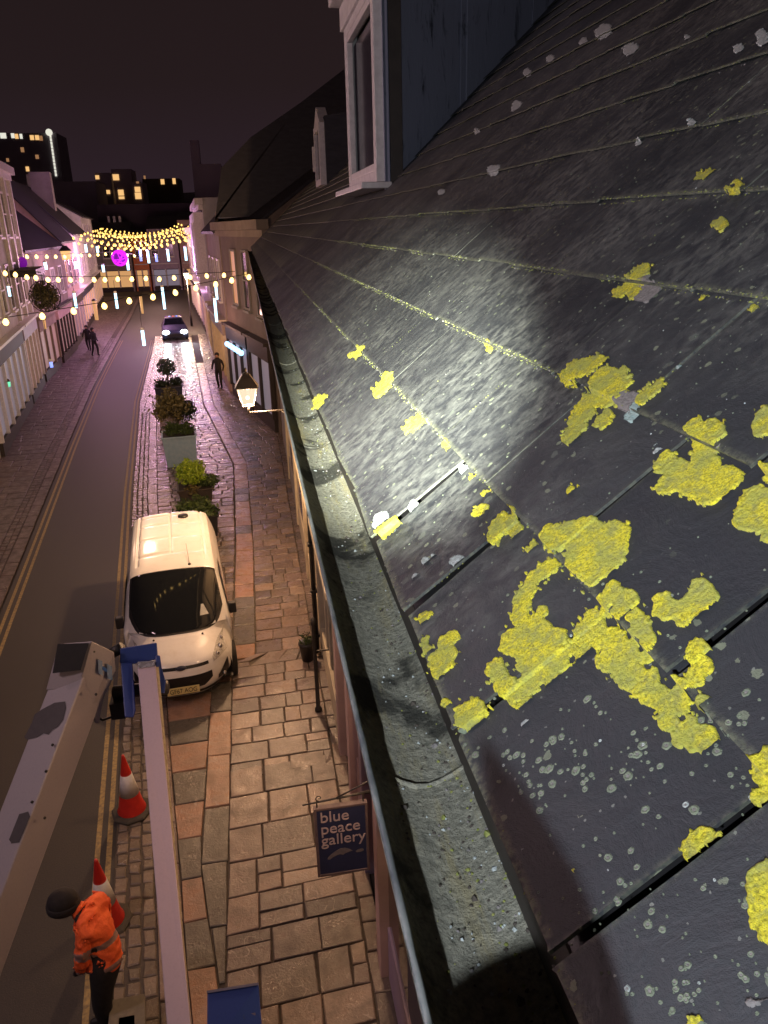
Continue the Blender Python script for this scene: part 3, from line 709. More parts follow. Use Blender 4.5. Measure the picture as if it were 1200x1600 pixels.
Yl = [  # yellow crusts: (circles, holes, lines)
    ([(960, 838, 22), (925, 852, 34), (950, 860, 30), (905, 845, 24), (870, 845, 20), (915, 880, 28), (940, 880, 26), (925, 905, 16), (880, 838, 14)], [], []),
    ([], [], [(862, 880, 835, 900, 9, 11), (835, 900, 815, 940, 10, 12), (815, 940, 812, 965, 10, 12), (812, 968, 826, 975, 11, 6)]),
    ([(838, 985, 22), (815, 1005, 26), (850, 1010, 28), (835, 1035, 22), (870, 1000, 18), (848, 955, 9), (840, 970, 12), (800, 1010, 16), (855, 1045, 18)], [(866, 968, 8), (893, 1030, 7), (905, 1004, 6), (848, 1072, 5)], [(850, 1060, 800, 1090, 14, 10), (795, 1085, 782, 1040, 12, 8), (860, 1040, 940, 985, 16, 10)]),
    ([(778, 1052, 14), (795, 1075, 16)], [], []),
    ([(967, 935, 20), (985, 938, 16), (950, 945, 14), (925, 972, 16), (912, 985, 13), (975, 960, 14)], [], [(905, 1000, 925, 960, 9, 12)]),
    ([(955, 1005, 26), (970, 1025, 30), (985, 1050, 26), (950, 1030, 20), (1000, 975, 18), (1012, 1000, 18), (1000, 1020, 16), (1010, 1060, 18)], [(982, 985, 10), (1000, 1008, 7)], [(1010, 1070, 1030, 1090, 22, 18)]),
    ([(1065, 1080, 16), (1050, 1105, 20), (1040, 1125, 14), (1070, 1130, 18), (1090, 1060, 14), (1100, 1045, 14), (1060, 1150, 14), (1095, 1150, 20), (1080, 1155, 14), (1035, 1085, 12)], [(1080, 1085, 8), (1062, 1118, 6)], [(1085, 1140, 1110, 1155, 12, 9)]),
    ([(1102, 1100, 10)], [], []),
    ([(1048, 952, 22), (1040, 945, 14), (1065, 958, 18), (1085, 950, 22), (1100, 935, 20), (1098, 920, 15), (1070, 968, 14)], [(1062, 930, 12)], []),
    ([(1095, 1022, 15), (1085, 1025, 8)], [], []),
    ([(1075, 745, 26), (1100, 740, 26), (1120, 755, 22), (1140, 742, 16), (1095, 722, 22), (1060, 735, 22), (1040, 755, 14), (1105, 765, 20)], [], [(1030, 762, 1075, 740, 8, 20)]),
    ([(1100, 690, 20), (1120, 678, 16), (1092, 675, 14), (1105, 703, 14)], [], []),
    ([(1040, 718, 15), (1030, 728, 9)], [], []),
    ([(1190, 790, 34), (1175, 805, 26), (1215, 800, 40)], [], []),
    ([(1195, 668, 16), (1205, 660, 22), (1190, 680, 9)], [], []),
    ([(1205, 745, 12)], [], []),
    ([(948, 605, 24), (965, 598, 20), (940, 618, 16), (955, 590, 16), (972, 585, 8)], [], []),
    ([(910, 640, 14), (900, 660, 14), (892, 680, 12), (905, 650, 12), (918, 625, 12)], [], [(915, 620, 885, 685, 8, 8)]),
    ([], [], [(885, 592, 915, 575, 7, 11), (915, 575, 942, 562, 9, 6)]),
    ([(940, 655, 11), (947, 642, 7)], [], []),
    ([(919, 650, 8), (922, 640, 6)], [], []),
    ([], [], [(1003, 628, 1032, 603, 9, 8)]),
    ([(990, 447, 10), (985, 455, 9)], [], [(960, 458, 978, 446, 4, 8), (990, 442, 1012, 420, 9, 6)]),
    ([], [], [(588, 612, 607, 590, 6, 8)]),
    ([], [], [(635, 668, 655, 655, 5, 7)]),
    ([(696, 693, 6)], [], []),
    ([], [], [(553, 553, 562, 547, 4, 4)]),
    ([], [], [(496, 636, 503, 624, 5, 5)]),
    ([(778, 823, 14), (795, 815, 13), (770, 838, 9), (803, 800, 6), (800, 823, 12)], [(785, 838, 5)], []),
    ([], [], [(742, 798, 756, 790, 4, 6)]),
    ([(735, 745, 5)], [], []),
    ([(760, 768, 5), (752, 770, 3)], [], []),
    ([(695, 1040, 16), (705, 1020, 12), (690, 1055, 10)], [], [(700, 1010, 712, 996, 10, 8)]),
    ([(672, 1018, 8), (668, 1005, 6)], [], []),
    ([(742, 1122, 18), (735, 1130, 14), (755, 1112, 12), (730, 1118, 9)], [], []),
    ([(663, 968, 7), (668, 962, 6)], [], []),
    ([(706, 1106, 8)], [], []),
    ([(1085, 1320, 17), (1098, 1308, 14), (1078, 1335, 10), (1110, 1308, 10)], [(1100, 1327, 8)], []),
    ([(1190, 1205, 20), (1205, 1200, 26), (1180, 1195, 10)], [], []),
    ([(1185, 1242, 14), (1195, 1238, 14)], [], []),
    ([(1205, 1395, 34), (1195, 1370, 24), (1215, 1430, 40)], [], []),
    ([], [], [(1095, 280, 1110, 272, 5, 5)]),
    ([(1150, 296, 9), (1143, 300, 6), (1156, 290, 7)], [(1146, 291, 4)], []),
    ([(1128, 350, 10), (1120, 352, 5)], [], []),
    ([(895, 768, 7), (891, 770, 4)], [], []),
    ([(1098, 462, 5)], [], []), ([(1176, 478, 6)], [], []),
    ([(1085, 1597, 8), (1092, 1602, 8)], [], []),
    ([], [], [(815, 1105, 828, 1094, 5, 5)]),
    ([(830, 848, 6), (823, 855, 5)], [], []),
    ([(905, 1370, 3)], [], []),
    ([], [], [(600, 835, 625, 820, 4, 4)]),
    ([(763, 545, 5)], [], []),
]
for i, (c, hl, l) in enumerate(Yl):
    crust(c, holes=hl, lines=l, seed=i + 2, amp=0.62)
for i, (c, m) in enumerate([([(980, 628, 14), (970, 622, 10), (990, 622, 8)], 'pink_lichen'), ([(985, 648, 10), (995, 640, 7)], 'blue_lichen'), ([(1010, 452, 16), (1000, 462, 10)], 'pink_lichen'),
        ([(1062, 577, 5)], 'blue_lichen'), ([(714, 879, 9), (720, 876, 7)], 'white_lichen'), ([(600, 818, 9), (606, 812, 7), (595, 828, 6)], 'white_lichen'), ([(722, 731, 7)], 'white_lichen'),
        ([(823, 1134, 6), (826, 1131, 5)], 'white_lichen'), ([(825, 1335, 5)], 'white_lichen'), ([(1027, 703, 6), (1022, 706, 4)], 'white_lichen'), ([(1024, 694, 4)], 'white_lichen'),
        ([(997, 1110, 4)], 'white_lichen'), ([(670, 880, 6)], 'white_lichen'), ([(680, 872, 5)], 'white_lichen'), ([(655, 905, 5)], 'white_lichen'), ([(650, 790, 5), (645, 797, 4)], 'white_lichen'),
        ([(770, 268, 7), (778, 264, 5)], 'white_lichen'), ([(983, 78, 9), (990, 74, 7)], 'white_lichen'), ([(945, 48, 9), (938, 52, 7), (950, 42, 5)], 'white_lichen'), ([(860, 92, 6)], 'white_lichen'),
        ([(808, 163, 6), (805, 170, 5)], 'white_lichen'), ([(1083, 195, 7)], 'white_lichen'), ([(996, 222, 6)], 'white_lichen'), ([(1190, 55, 9), (1195, 68, 9)], 'white_lichen'), ([(1155, 78, 8)], 'white_lichen'),
        ([(912, 65, 6)], 'white_lichen'), ([(745, 205, 4)], 'white_lichen'), ([(824, 113, 6)], 'white_lichen'), ([(1075, 60, 5)], 'white_lichen'), ([(690, 300, 5)], 'white_lichen')]):
    crust(c, m, 'pale_lichen', seed=60 + i, amp=0.9, thick=0.002)
# small round crusts scattered over the nearest slates
sb_ = MB(); q = random.Random(5); DX0, DY0 = [], []
cl = [(q.uniform(700, 1200), q.uniform(1080, 1580)) for _ in range(22)] + [(860, 1200), (900, 1190), (920, 1230), (990, 1195), (980, 1240), (840, 1250), (940, 1100), (1040, 1290)]
spots = [(q.uniform(720, 1200), q.uniform(900, 1590), q.uniform(1.2, 3.2)) for _ in range(150)]
for (x, y) in cl:
    for _ in range(q.randint(4, 11)): spots.append((x + q.gauss(0, 26), y + q.gauss(0, 22), q.choice([1.5, 2, 3, 4, 5, 6.5]) * q.uniform(.8, 1.2)))
spots += [(q.uniform(560, 1200), q.uniform(60, 900), q.uniform(.7, 2.0)) for _ in range(260)]
for (x, y, r) in spots:
    s_c, Y_c = roof_at(x, y)
    if s_c < .004 or Y_c < .3 or Y_c > 9 or s_c > 6: continue
    k_ = math.hypot(Y_c, .61) / 1200 * r * (1.0 if y > 700 else .8); n_ = 14; vs = []
    ph = q.random() * 6
    for ring, hh in ((1.0, .0003), (.72, .0011), (.38, .0006)):
        for i in range(n_):
            a = 2 * math.pi * i / n_; rr = k_ * ring * (1 + .07 * math.sin(2 * a + ph) + .05 * math.sin(5 * a + ph * 2) + q.uniform(-.10, .10)); ss, yy = s_c + rr * math.cos(a), Y_c + rr * math.sin(a) * 1.0
            vs.append(roofP(ss, yy, slate_h(ss, yy) + hh))
    sb_.add(vs, [(i, (i + 1) % n_, n_ + (i + 1) % n_, n_ + i) for i in range(n_)] + [(n_ + i, n_ + (i + 1) % n_, 2 * n_ + (i + 1) % n_, 2 * n_ + i) for i in range(n_)], 'spot_lichen' if q.random() < .95 else 'white_lichen')
    sb_.add(vs[2 * n_:], [tuple(range(n_))], 'pink_lichen' if r > 3 else 'spot_lichen')
tag(hb(sb_, 'small_crust_spots', slates), kind='stuff')
# a pale root-like smear at the lower right corner
crust([(1172, 1565, 7)], 'pink_lichen', 'pale_lichen', lines=[(1172, 1567, 1205, 1562, 4, 4)], seed=99, amp=0.4, thick=0.002)
# moss crumbs along the laps and joints
mb = MB()
def crumb(s, Y, r):
    k = 5; vs = []; hh = r * rnd.uniform(.4, .8); base = slate_h(s, Y) - .0005
    for i in range(k):
        a = 2 * math.pi * i / k + rnd.random(); q = r * rnd.uniform(.6, 1.2); vs.append(roofP(s + q * math.cos(a), Y + q * math.sin(a), base))
    vs.append(roofP(s, Y, base + hh)); mb.add(vs, [(i, (i + 1) % k, k) for i in range(k)], 'moss' if rnd.random() < .75 else 'pink_lichen')
for r in range(1, 12):
    dens = {1: 1.0, 2: 1.3, 3: 1.5, 4: .9}.get(r, 0.5)
    Y = 0.3
    while Y < 7.0:
        if mnoise.noise(Vector((Y * 3.0, r * 9.1, 0))) > -0.22 and (r > 2 or Y > 0.85):
            for _ in range(2):
                crumb(r * EX + rnd.gauss(0.0, 0.0035), Y + rnd.uniform(-.01, .01), rnd.uniform(.0012, .0034) * (0.8 + 0.25 * Y ** .5))
        Y += rnd.uniform(0.006, 0.014) * (0.6 + 0.3 * Y) / dens
for r in range(0, 6):      # along some joints
    off = 0.4630 if r % 2 == 0 else 0.6280
    for k in range(0, 9):
        if rnd.random() < 0.5:
            Yj = off + k * PITCH; s = r * EX + rnd.uniform(0, .1)
            e = s + rnd.uniform(.04, .14)
            while s < e: crumb(s, Yj + rnd.gauss(0, .002), rnd.uniform(.001, .0026)); s += rnd.uniform(.003, .012)
s = 0
for k in range(420):       # ragged growth on the eaves edge
    Y = 0.3 + 6 * rnd.random() ** 1.6
    crumb(rnd.uniform(.0, .014), Y, rnd.uniform(.0006, .0022))
tag(hb(mb, 'moss_growth', slates), kind='stuff')
mb = MB()
for k in range(1500):      # silt, grit and moss lying in the trough
    Y = 0.45 + 6 * rnd.random() ** 1.7; a = math.pi * (1 + min(.97, max(.30, rnd.gauss(.62, .16)))); q = rnd.uniform(.0008, .0030) * (1 if rnd.random() < .9 else 2.2)
    c_ = Vector((cx + (gr - .002) * math.cos(a), Y, cz + .95 * (gr - .002) * math.sin(a) + .006 * math.sin(Y * 1.1))); up_ = Vector((-math.cos(a), 0, -math.sin(a)))
    e_ = Vector((0, 1, 0)); w_ = up_.cross(e_); vs = [c_ + (e_ * math.cos(t) + w_ * math.sin(t)) * q * rnd.uniform(.6, 1.3) - up_ * .001 for t in (0, 1.25, 2.5, 3.77, 5.0)] + [c_ + up_ * q * rnd.uniform(.3, .8)]
    mb.add(vs, [(i, (i + 1) % 5, 5) for i in range(5)], rnd.choice(['moss', 'joint_dirt', 'pink_lichen', 'joint_dirt', 'white_lichen']))
tag(hb(mb, 'silt_and_grit', gut), kind='stuff')

# dormer of the near house
def pxroof(x, y, h=0.012): s, Y = roof_at(x, y); return roofP(s, Y, h)
DA = pxroof(604, 297); DX = DA.x
# side cheek: a vertical sheet standing on the slates, seen from the gable side
sD, YD = roof_at(604, 297); sE, YE = roof_at(830, 2)
cb = MB(); tp = at_y(598, -330, YD).z
c0 = Vector((DX, YD, DA.z - .05)); c1 = roofP(sE, YD + 1.6, -0.03); dirx = Vector((c1.x - c0.x, c1.y - c0.y, 0)).normalized()
quad = [c0, c1, Vector((c1.x, c1.y, tp)), Vector((c0.x, c0.y, tp))]
nrm = Vector((0, 1, 0)) * 0.05
cb.prism(quad, nrm, 'lead_cheek'); hb(cb, 'dormer_cheek')
sb = MB()
for u, w in ((0.012, .02), (0.30, .008), (0.325, .014), (0.62, .008)):   # rolled seams of the sheet
    p = c0.lerp(Vector((c1.x, c1.y, c0.z)), u)
    sb.box((p.x, p.y - .006, (c0.z + tp) / 2 + 0.1), (w, .012, tp - c0.z), 'lead_cheek')
hb(sb, 'cheek_seam')
YW0, YW1 = YD + 0.02, at_x(556, 310, DX).y
df = MB(); zb, zt = DA.z + 0.02, tp
df.box((DX + .10, (YD + YW1 + .1) / 2, (zb + zt) / 2), (.10, YW1 - YD + .1, zt - zb), 'dark_wood'); hb(df, 'dormer_front')
wf = MB(); zw0 = at_y(602, 283, YD).z; zw1 = at_y(600, -14, YD).z; yw0, yw1 = YD + .03, YW1 - .03
def frame(b, X, y0, y1, z0, z1, w, d, m='white_trim'):
    b.box((X, y0 + w / 2, (z0 + z1) / 2), (d, w, z1 - z0), m); b.box((X, y1 - w / 2, (z0 + z1) / 2), (d, w, z1 - z0), m)
    b.box((X, (y0 + y1) / 2, z0 + w / 2), (d * .98, y1 - y0 - 2 * w, w), m); b.box((X, (y0 + y1) / 2, z1 - w / 2), (d * .98, y1 - y0 - 2 * w, w), m)
frame(wf, DX - .01, yw0, yw1, zw0, zw1 + .12, 0.09, 0.12); frame(wf, DX - .035, yw0 + .09, yw1 - .09, zw0 + .09, zw1 + .03, 0.06, 0.06)
wf.box((DX - .03, (yw0 + yw1) / 2, zw1 + .2), (.14, yw1 - yw0 + .1, .2), 'white_trim')
dw = hb(wf, 'dormer_window', bevel=.006)
pb = MB(); pb.box((DX + .02, (yw0 + yw1) / 2, (zw0 + zw1) / 2), (.02, yw1 - yw0 - .16, zw1 - zw0 - .1), 'window_glass'); hb(pb, 'pane', dw)
sl = MB(); sl.box((DX - .08, (yw0 + yw1) / 2, zw0 - .03), (.26, yw1 - yw0 + .14, .05), 'white_trim'); hb(sl, 'window_sill', dw, bevel=.008)
cn = MB(); cn.box((DX - .06, (yw0 + yw1) / 2, zw1 + .36), (.28, yw1 - yw0 + .2, .09), 'white_trim'); hb(cn, 'dormer_cornice', bevel=.01)
# body of the dormer behind (fills between window front and roof)
bb = MB(); bb.prism([Vector((DX + .14, YD + .10, DA.z)), Vector((c1.x, c1.y + .08, c1.z)), Vector((c1.x, c1.y + .08, tp)), Vector((DX + .14, YD + .10, tp))], (0, YW1 - YD, 0), 'dark_wood'); hb(bb, 'dormer_body')
# second, farther dormer
E0 = pxroof(512, 288); E1y = E0.y + 2.0
eb = MB(); zt2 = at_y(497, 176, E0.y).z
eb.prism([Vector((E0.x, E0.y, E0.z - .3)), Vector((E0.x + 4, E0.y, E0.z + 3)), Vector((E0.x + 4, E0.y, zt2 + .5)), Vector((E0.x, E0.y, zt2 - .05))], (0, 2.0, 0), 'dark_slates'); hb(eb, 'far_dormer')
wf = MB(); z0, z1 = at_y(510, 288, E0.y).z, at_y(508, 190, E0.y).z
frame(wf, E0.x - .06, E0.y + .1, E0.y + 1.3, z0, z1, .12, .12)
wf.prism([Vector((E0.x - .1, E0.y + .05, z1)), Vector((E0.x - .1, E0.y + 1.35, z1)), Vector((E0.x - .1, E0.y + .7, z1 + .35))], (.2, 0, 0), 'white_trim')
wf.box((E0.x - .1, E0.y + 1.45, lerp(z0, z1, .5)), (.1, .12, .5), 'white_trim')
w2 = hb(wf, 'far_dormer_window'); pb = MB(); pb.box((E0.x - .04, E0.y + .7, (z0 + z1) / 2), (.04, 1.0, z1 - z0 - .2), 'window_glass'); hb(pb, 'pane', w2)

# body and shopfronts of the house along the pavement
fx = 0.86
wb = MB(); wb.box((fx + 4.0, 13.0, 3.36), (7.7, 31.2, 6.72), 'pink_plaster')      # core, its face at x = 1.01
hb(wb, 'house_wall')
hb(MB().box((XE + .32, 13.5, ZE - .085), (.58, 29.4, .03), 'dark_wood'), 'eaves_soffit')
hb(MB().box((XE + .028, 13.5, ZE - .055), (.022, 29.4, .09), 'dark_wood'), 'fascia_board')
def fbox(name, y0, y1, z0, z1, m, x0=fx - .02, x1=1.0, bevel=.006, parent=None):
    return hb(MB().box(((x0 + x1) / 2, (y0 + y1) / 2, (z0 + z1) / 2), (x1 - x0, y1 - y0, z1 - z0), m), name, parent, bevel=bevel)
fbox('upper_wall', 0, 28.2, 3.0, 6.6, 'cream', .90, 1.005, 0)
for (y0, y1, m) in ((2.2, 2.45, 'pink_plaster'), (4.0, 4.22, 'pink_plaster'), (5.75, 6.0, 'pink_plaster'), (7.15, 7.35, 'mauve_paint'), (8.0, 8.25, 'pink_plaster'), (9.4, 9.6, 'pink_plaster'), (12.3, 12.6, 'cream'), (15.6, 15.9, 'cream'), (19.0, 19.3, 'cream'), (23, 23.3, 'cream')):
    fbox('pilaster', y0, y1, 0.02, 3.0, m, fx - .07 if m != 'mauve_paint' else fx - .03, 1.0)
fbox('fascia_sign_board', 0.5, 3.98, 1.95, 2.7, 'navy', fx - .12, 1.0)
fbox('shop_stall_riser', 2.46, 3.99, 0.02, .55, 'mauve_paint'); fbox('shop_stall_riser', 4.23, 5.74, 0.02, .75, 'mauve_paint', fx + .01)
fbox('shop_window', 2.46, 3.99, .56, 1.94, 'dark_glass', fx + .02); fbox('shop_window', 4.23, 5.74, .76, 3.0, 'dark_glass', fx + .03)
fbox('shop_door', 6.02, 7.13, 0.03, 2.4, 'dark_wood', fx + .09); fbox('shop_stall_riser', 7.37, 7.98, .03, 1.1, 'pink_plaster', fx + .01)
fbox('shop_door', 8.28, 9.38, .03, 2.3, 'black_plastic', fx + .10)
fbox('shop_stall_riser', 9.62, 12.28, .03, .62, 'cream', fx - .05); fbox('shop_window', 9.62, 12.28, .63, 2.6, 'dark_glass', fx + .02)
for y in (10.3, 10.95, 11.6): fbox('window_bar', y - .03, y + .03, .63, 2.6, 'cream', fx - .02)
fbox('cream_panel', 12.62, 15.58, .70, 2.6, 'cream', fx - .01); fbox('shop_window', 13.3, 14.6, .9, 2.2, 'dark_glass', fx - .02); fbox('shop_stall_riser', 12.62, 15.58, .03, .69, 'cream', fx - .03)
for y in (13.95,): fbox('window_bar', y - .03, y + .03, .9, 2.2, 'cream', fx - .04)
fbox('cream_panel', 15.92, 18.98, .70, 2.6, 'cream', fx - .01); fbox('shop_window', 16.8, 18.0, .9, 2.2, 'dark_glass', fx - .02); fbox('shop_stall_riser', 15.92, 18.98, .03, .69, 'cream', fx - .03)
fbox('cream_panel', 19.32, 22.98, .80, 2.6, 'cream', fx - .01); fbox('shop_window', 20.5, 21.8, .9, 2.2, 'window_glass', fx - .02); fbox('shop_stall_riser', 19.32, 22.98, .03, .79, 'grey_plaster', fx - .03)
fbox('shop_stall_riser', 23.32, 28.2, .03, 2.4, 'grey_plaster', fx - .01)
fbox('shop_cornice', 9.4, 19.2, 2.62, 2.74, 'cream', fx - .16, 1.0)
for k in range(3):   # dark drain pipe and downpipe on the wall
    pass
dp = MB(); dp.tube([(fx - .13, 12.45, .05), (fx - .13, 12.45, 6.5)], .045, 'black_iron', 10)
for z in (.4, 1.3, 2.2): dp.box((fx - .13, 12.45, z), (.13, .13, .05), 'black_iron')
hb(dp, 'drain_pipe')

# ------------------------------------------------------------------ hanging sign
SY = 5.2
p0, p1 = at_y(490, 1264, SY), at_y(573, 1250, SY); q0, q1 = at_y(497, 1366, SY), at_y(577, 1357, SY)
sw = p1.x - p0.x; sh = (p0.z + p1.z - q0.z - q1.z) / 2; sc_ = Vector(((p0.x + q1.x) / 2, SY, (p0.z + q1.z + p1.z + q0.z) / 4))
tilt = math.atan2(p1.z - p0.z, sw)
sg = empty('hanging_sign', (sc_.x, SY, sc_.z), label='square dark navy hanging gallery sign on a black scrolled bracket over the pavement', cat='shop sign')
b = MB(); b.box((0, 0, 0), (sw, .035, sh), 'sign_navy'); b.build('sign_board', sg)
b = MB(); fwid = .022
for sx in (-1, 1): b.box((sx * (sw / 2 - fwid / 2 + .002), 0, 0), (fwid, .05, sh + .004), 'sign_frame')
for sz in (-1, 1): b.box((0, 0, sz * (sh / 2 - fwid / 2 + .002)), (sw - 2 * fwid + .004, .05, fwid), 'sign_frame')
b.build('sign_frame', sg, bevel=.003)
def text(s, size, m, ext=.002, parent=None, name='lettering', loc=(0, 0, 0), rot=(R(90), 0, 0), align='LEFT', sx=1.0, off=0.0):
    cu = bpy.data.curves.new(name, 'FONT'); cu.body = s; cu.size = size; cu.extrude = ext; cu.align_x = align; cu.offset = off
    o = bpy.data.objects.new(name, cu); COL.objects.link(o); cu.materials.append(MAT[m])
    dg = bpy.context.evaluated_depsgraph_get(); me = bpy.data.meshes.new_from_object(o.evaluated_get(dg))
    bpy.data.objects.remove(o); o = bpy.data.objects.new(name, me); COL.objects.link(o)
    o.scale = (sx, 1, 1); o.location = loc; o.rotation_euler = rot
    if parent: o.parent = parent
    return o
for i, wd_ in enumerate(('blue', 'peace', 'gallery')):
    text(wd_, sh * .215, 'sign_letter', .0015, sg, 'lettering', (-sw / 2 + .045, -.0195, sh / 2 - sh * (.205 + .168 * i)), sx=.94, off=.0006)
b = MB()
mo = [(-.10, -.155), (-.13, -.185), (-.135, -.205), (-.115, -.212), (-.09, -.190), (-.05, -.172), (-.02, -.168), (.0, -.180), (.02, -.165), (.06, -.152), (.085, -.150), (.06, -.128), (.02, -.105), (-.02, -.105), (-.06, -.125)]
k = sw / .45
b.prism([(x * k, -.0185, (z + .02) * k) for x, z in mo], (0, -.0012, 0), 'sign_motif')
b.prism([(x * k, -.0185, (z + .02) * k) for x, z in [(.11, -.16), (.13, -.145), (.165, -.14), (.18, -.15), (.18, -.165), (.15, -.175), (.12, -.175)]], (0, -.0012, 0), 'sign_motif')
b.build('wave_motif', sg)
b = MB(); ax = fx - .05 - sc_.x; zt_ = sh / 2 + .045
b.tube([(-sw / 2 - .09, 0, zt_ + .0), (ax, 0, zt_ + .06)], [.006, .014], 'black_iron', 8)
b.tube([(-.05, 0, zt_ + .02), (ax, 0, zt_ + .22)], .007, 'black_iron', 8)
sp = [(-sw / 2 + .05 + (.032 - .0022 * i) * math.cos(-1.6 - i * .55), 0, zt_ + .05 + (.032 - .0022 * i) * math.sin(-1.6 - i * .55)) for i in range(14)]
b.tube(sp, .005, 'black_iron', 6)
b.box((ax, 0, zt_ + .11), (.03, .04, .34), 'black_iron')
for x in (-sw / 2 + .03, sw / 2 - .03): b.tube([(x, 0, sh / 2), (x, 0, zt_ + .03)], .006, 'black_iron', 6)
b.build('scroll_bracket', sg)

# ------------------------------------------------------------------ wall lanterns
def lantern(loc, arm_to, label, s=1.0, power=300, glow=True):
    L = empty('wall_lantern', loc, label=label, cat='wall lantern')
    b = MB(); r = Matrix.Rotation(R(45), 3, 'Z')
    # tapered four sided glass
    t, bo, hh = .215 * s, .115 * s, .40 * s
    def ring(w, z): return [(-w, -w, z), (w, -w, z), (w, w, z), (-w, w, z)]
    gl = MB(); vs = ring(bo, 0) + ring(t, hh); gl.add(vs, [(0, 1, 5, 4), (1, 2, 6, 5), (2, 3, 7, 6), (3, 0, 4, 7), (3, 2, 1, 0)], 'lantern_glow')
    gl.build('glass_panes', L)
    MB().ball((0, 0, hh * .42), .04 * s, 'lantern_core', 6).build('lit_bulb', L)
    f = MB()
    for k in range(4):
        a, c = vs[k], vs[k + 4]; f.tube([a, c], .009 * s, 'black_iron', 6)
        f.tube([vs[k + 4], vs[4 + (k + 1) % 4]], .012 * s, 'black_iron', 6); f.tube([vs[k], vs[(k + 1) % 4]], .011 * s, 'black_iron', 6)
    f.add(ring(t * 1.12, hh) + ring(t * .62, hh + .17 * s) + ring(t * .30, hh + .27 * s), [(0, 1, 5, 4), (1, 2, 6, 5), (2, 3, 7, 6), (3, 0, 4, 7), (4, 5, 9, 8), (5, 6, 10, 9), (6, 7, 11, 10), (7, 4, 8, 11), (8, 9, 10, 11), (3, 2, 1, 0)], 'black_iron')
    f.lathe([(.05 * s, 0), (.02 * s, .05 * s), (.03 * s, .09 * s), (.004, .14 * s)], (0, 0, hh + .26 * s), 'black_iron', 8)
    f.build('lantern_frame', L)
    ar = MB(); d = Vector(arm_to) - Vector(loc)
    ar.tube([(0, 0, 0), (0, 0, -.16 * s)], .02 * s, 'black_iron', 8); ar.tube([(0, 0, -.14 * s), (d.x, d.y, -.14 * s)], .018 * s, 'black_iron', 8)
    ar.tube([(d.x * .55, d.y * .55, -.14 * s), (d.x * .8, d.y * .8, -.36 * s), (d.x, d.y, -.62 * s)], .014 * s, 'black_iron', 8)
    ar.box((d.x, d.y, -.38 * s), (.04, .08, .62 * s), 'black_iron'); ar.build('bracket_arm', L)
    p = lamp('lantern_light', Vector((0, 0, hh * .42)), power, (1.0, .59, .32), .10); p.parent = L
    return L
LP = at_y(388, 634, 14.7)
LW = 1.05
LP = Vector((LP.x, 14.7, LP.z))
_l = lantern(LP, (.92, 14.75, LP.z), 'lit four sided glass street lantern on a black bracket above the wet pavement', .92, 1750)
# a second lantern of the same row, under the eaves nearer the camera
lantern((.76, 4.3, 4.3), (.92, 4.35, 4.3), 'lit black wall lantern tucked under the eaves nearest the camera', .6, 200)

lantern((.76, 9.0, 4.3), (.92, 9.05, 4.3), 'lit black wall lantern tucked under the eaves beside the van bonnet', .6, 400)

# ------------------------------------------------------------------ white van
VS = 0.90
vr = empty('parked_van', label='white panel van parked beside the cobbled kerb with string lights reflected in its windscreen', cat='van')
# centre line profile: (y from nose, z, half width at the edge, edge drop)
PR = [(0.06, .30, .80), (0.02, .42, .86), (0.0, .56, .88), (0.02, .70, .87), (0.05, .80, .86), (0.12, .90, .83), (0.30, .985, .80), (0.48, 1.04, .83), (0.62, 1.085, .86),
      (0.78, 1.15, .89), (1.12, 1.40, .87), (1.50, 1.67, .84), (1.78, 1.85, .81), (1.92, 1.905, .80), (2.4, 1.95, .80), (3.2, 1.97, .80), (4.0, 1.965, .80), (4.75, 1.95, .80), (4.92, 1.92, .79), (4.97, 1.80, .79)]
def prof(t):
    t = max(0, min(len(PR) - 1.0001, t)); i = int(t); f = t - i; n_ = len(PR)
    def c(k, q):  # catmull-rom
        P = [PR[max(0, min(n_ - 1, i + d))][k] for d in (-1, 0, 1, 2)]
        return .5 * (2 * P[1] + (P[2] - P[0]) * q + (2 * P[0] - 5 * P[1] + 4 * P[2] - P[3]) * q * q + (-P[0] + 3 * P[1] - 3 * P[2] + P[3]) * q ** 3)
    return c(0, f), c(1, f), c(2, f)
def vtop(u, t, off=0.0):
    """top skin of the van, u in -1..1 across, t along the profile; off lifts it outwards"""
    y, z, w = prof(t); y2, z2, _ = prof(t + .02); dy, dz = y2 - y, z2 - z; L = math.hypot(dy, dz) + 1e-9
    k = 1 if t < 8 else max(0, 1 - (t - 8) / 5)
    x = u * w; cy = (0.50 * abs(u) ** 3.2 + .06 * u * u) * (k if t < 13 else 0) * (1 if t < 9 else .8)
    cz = -.045 * u * u - .07 * abs(u) ** 8 if t > 9 else -.05 * u * u * min(1, t / 5) - .05 * abs(u) ** 6 * min(1, t / 5)
    yy = y + cy; zz = z + cz
    if t < 13: cyb = 0
    nx = .15 * u
    return Vector((x + nx * off * 2, yy - dz / L * off, zz + dy / L * off))
def vw(v): return (v[0] * VS, v[1] * VS, v[2] * VS)
NT, NU = 95, 28; t0, t1 = 0.0, len(PR) - 1.001
b = MB(); vs = []; fs = []
def groove(u, t):
    """pressed ribs and joints of the roof and bonnet"""
    d = 0
    if 13.6 < t < 18.4:
        y, _, _ = prof(t)
        for yy in (2.55, 3.35, 4.15, 4.7):
            if abs(u) < .82: d -= .026 * math.exp(-((y - yy) / .030) ** 2)
        for uu in (-.82, .82): d -= .026 * math.exp(-((u - uu) / .026) ** 2)
        if 2.55 < y: d -= .020 * math.exp(-(u / .022) ** 2)
    return d
NT2 = 330; NU2 = 100
for i in range(NT2 + 1):
    t = lerp(t0, t1, i / NT2)
    for j in range(NU2 + 1):
        u = -1 + 2 * j / NU2; vs.append(vw(vtop(u, t, groove(u, t))))
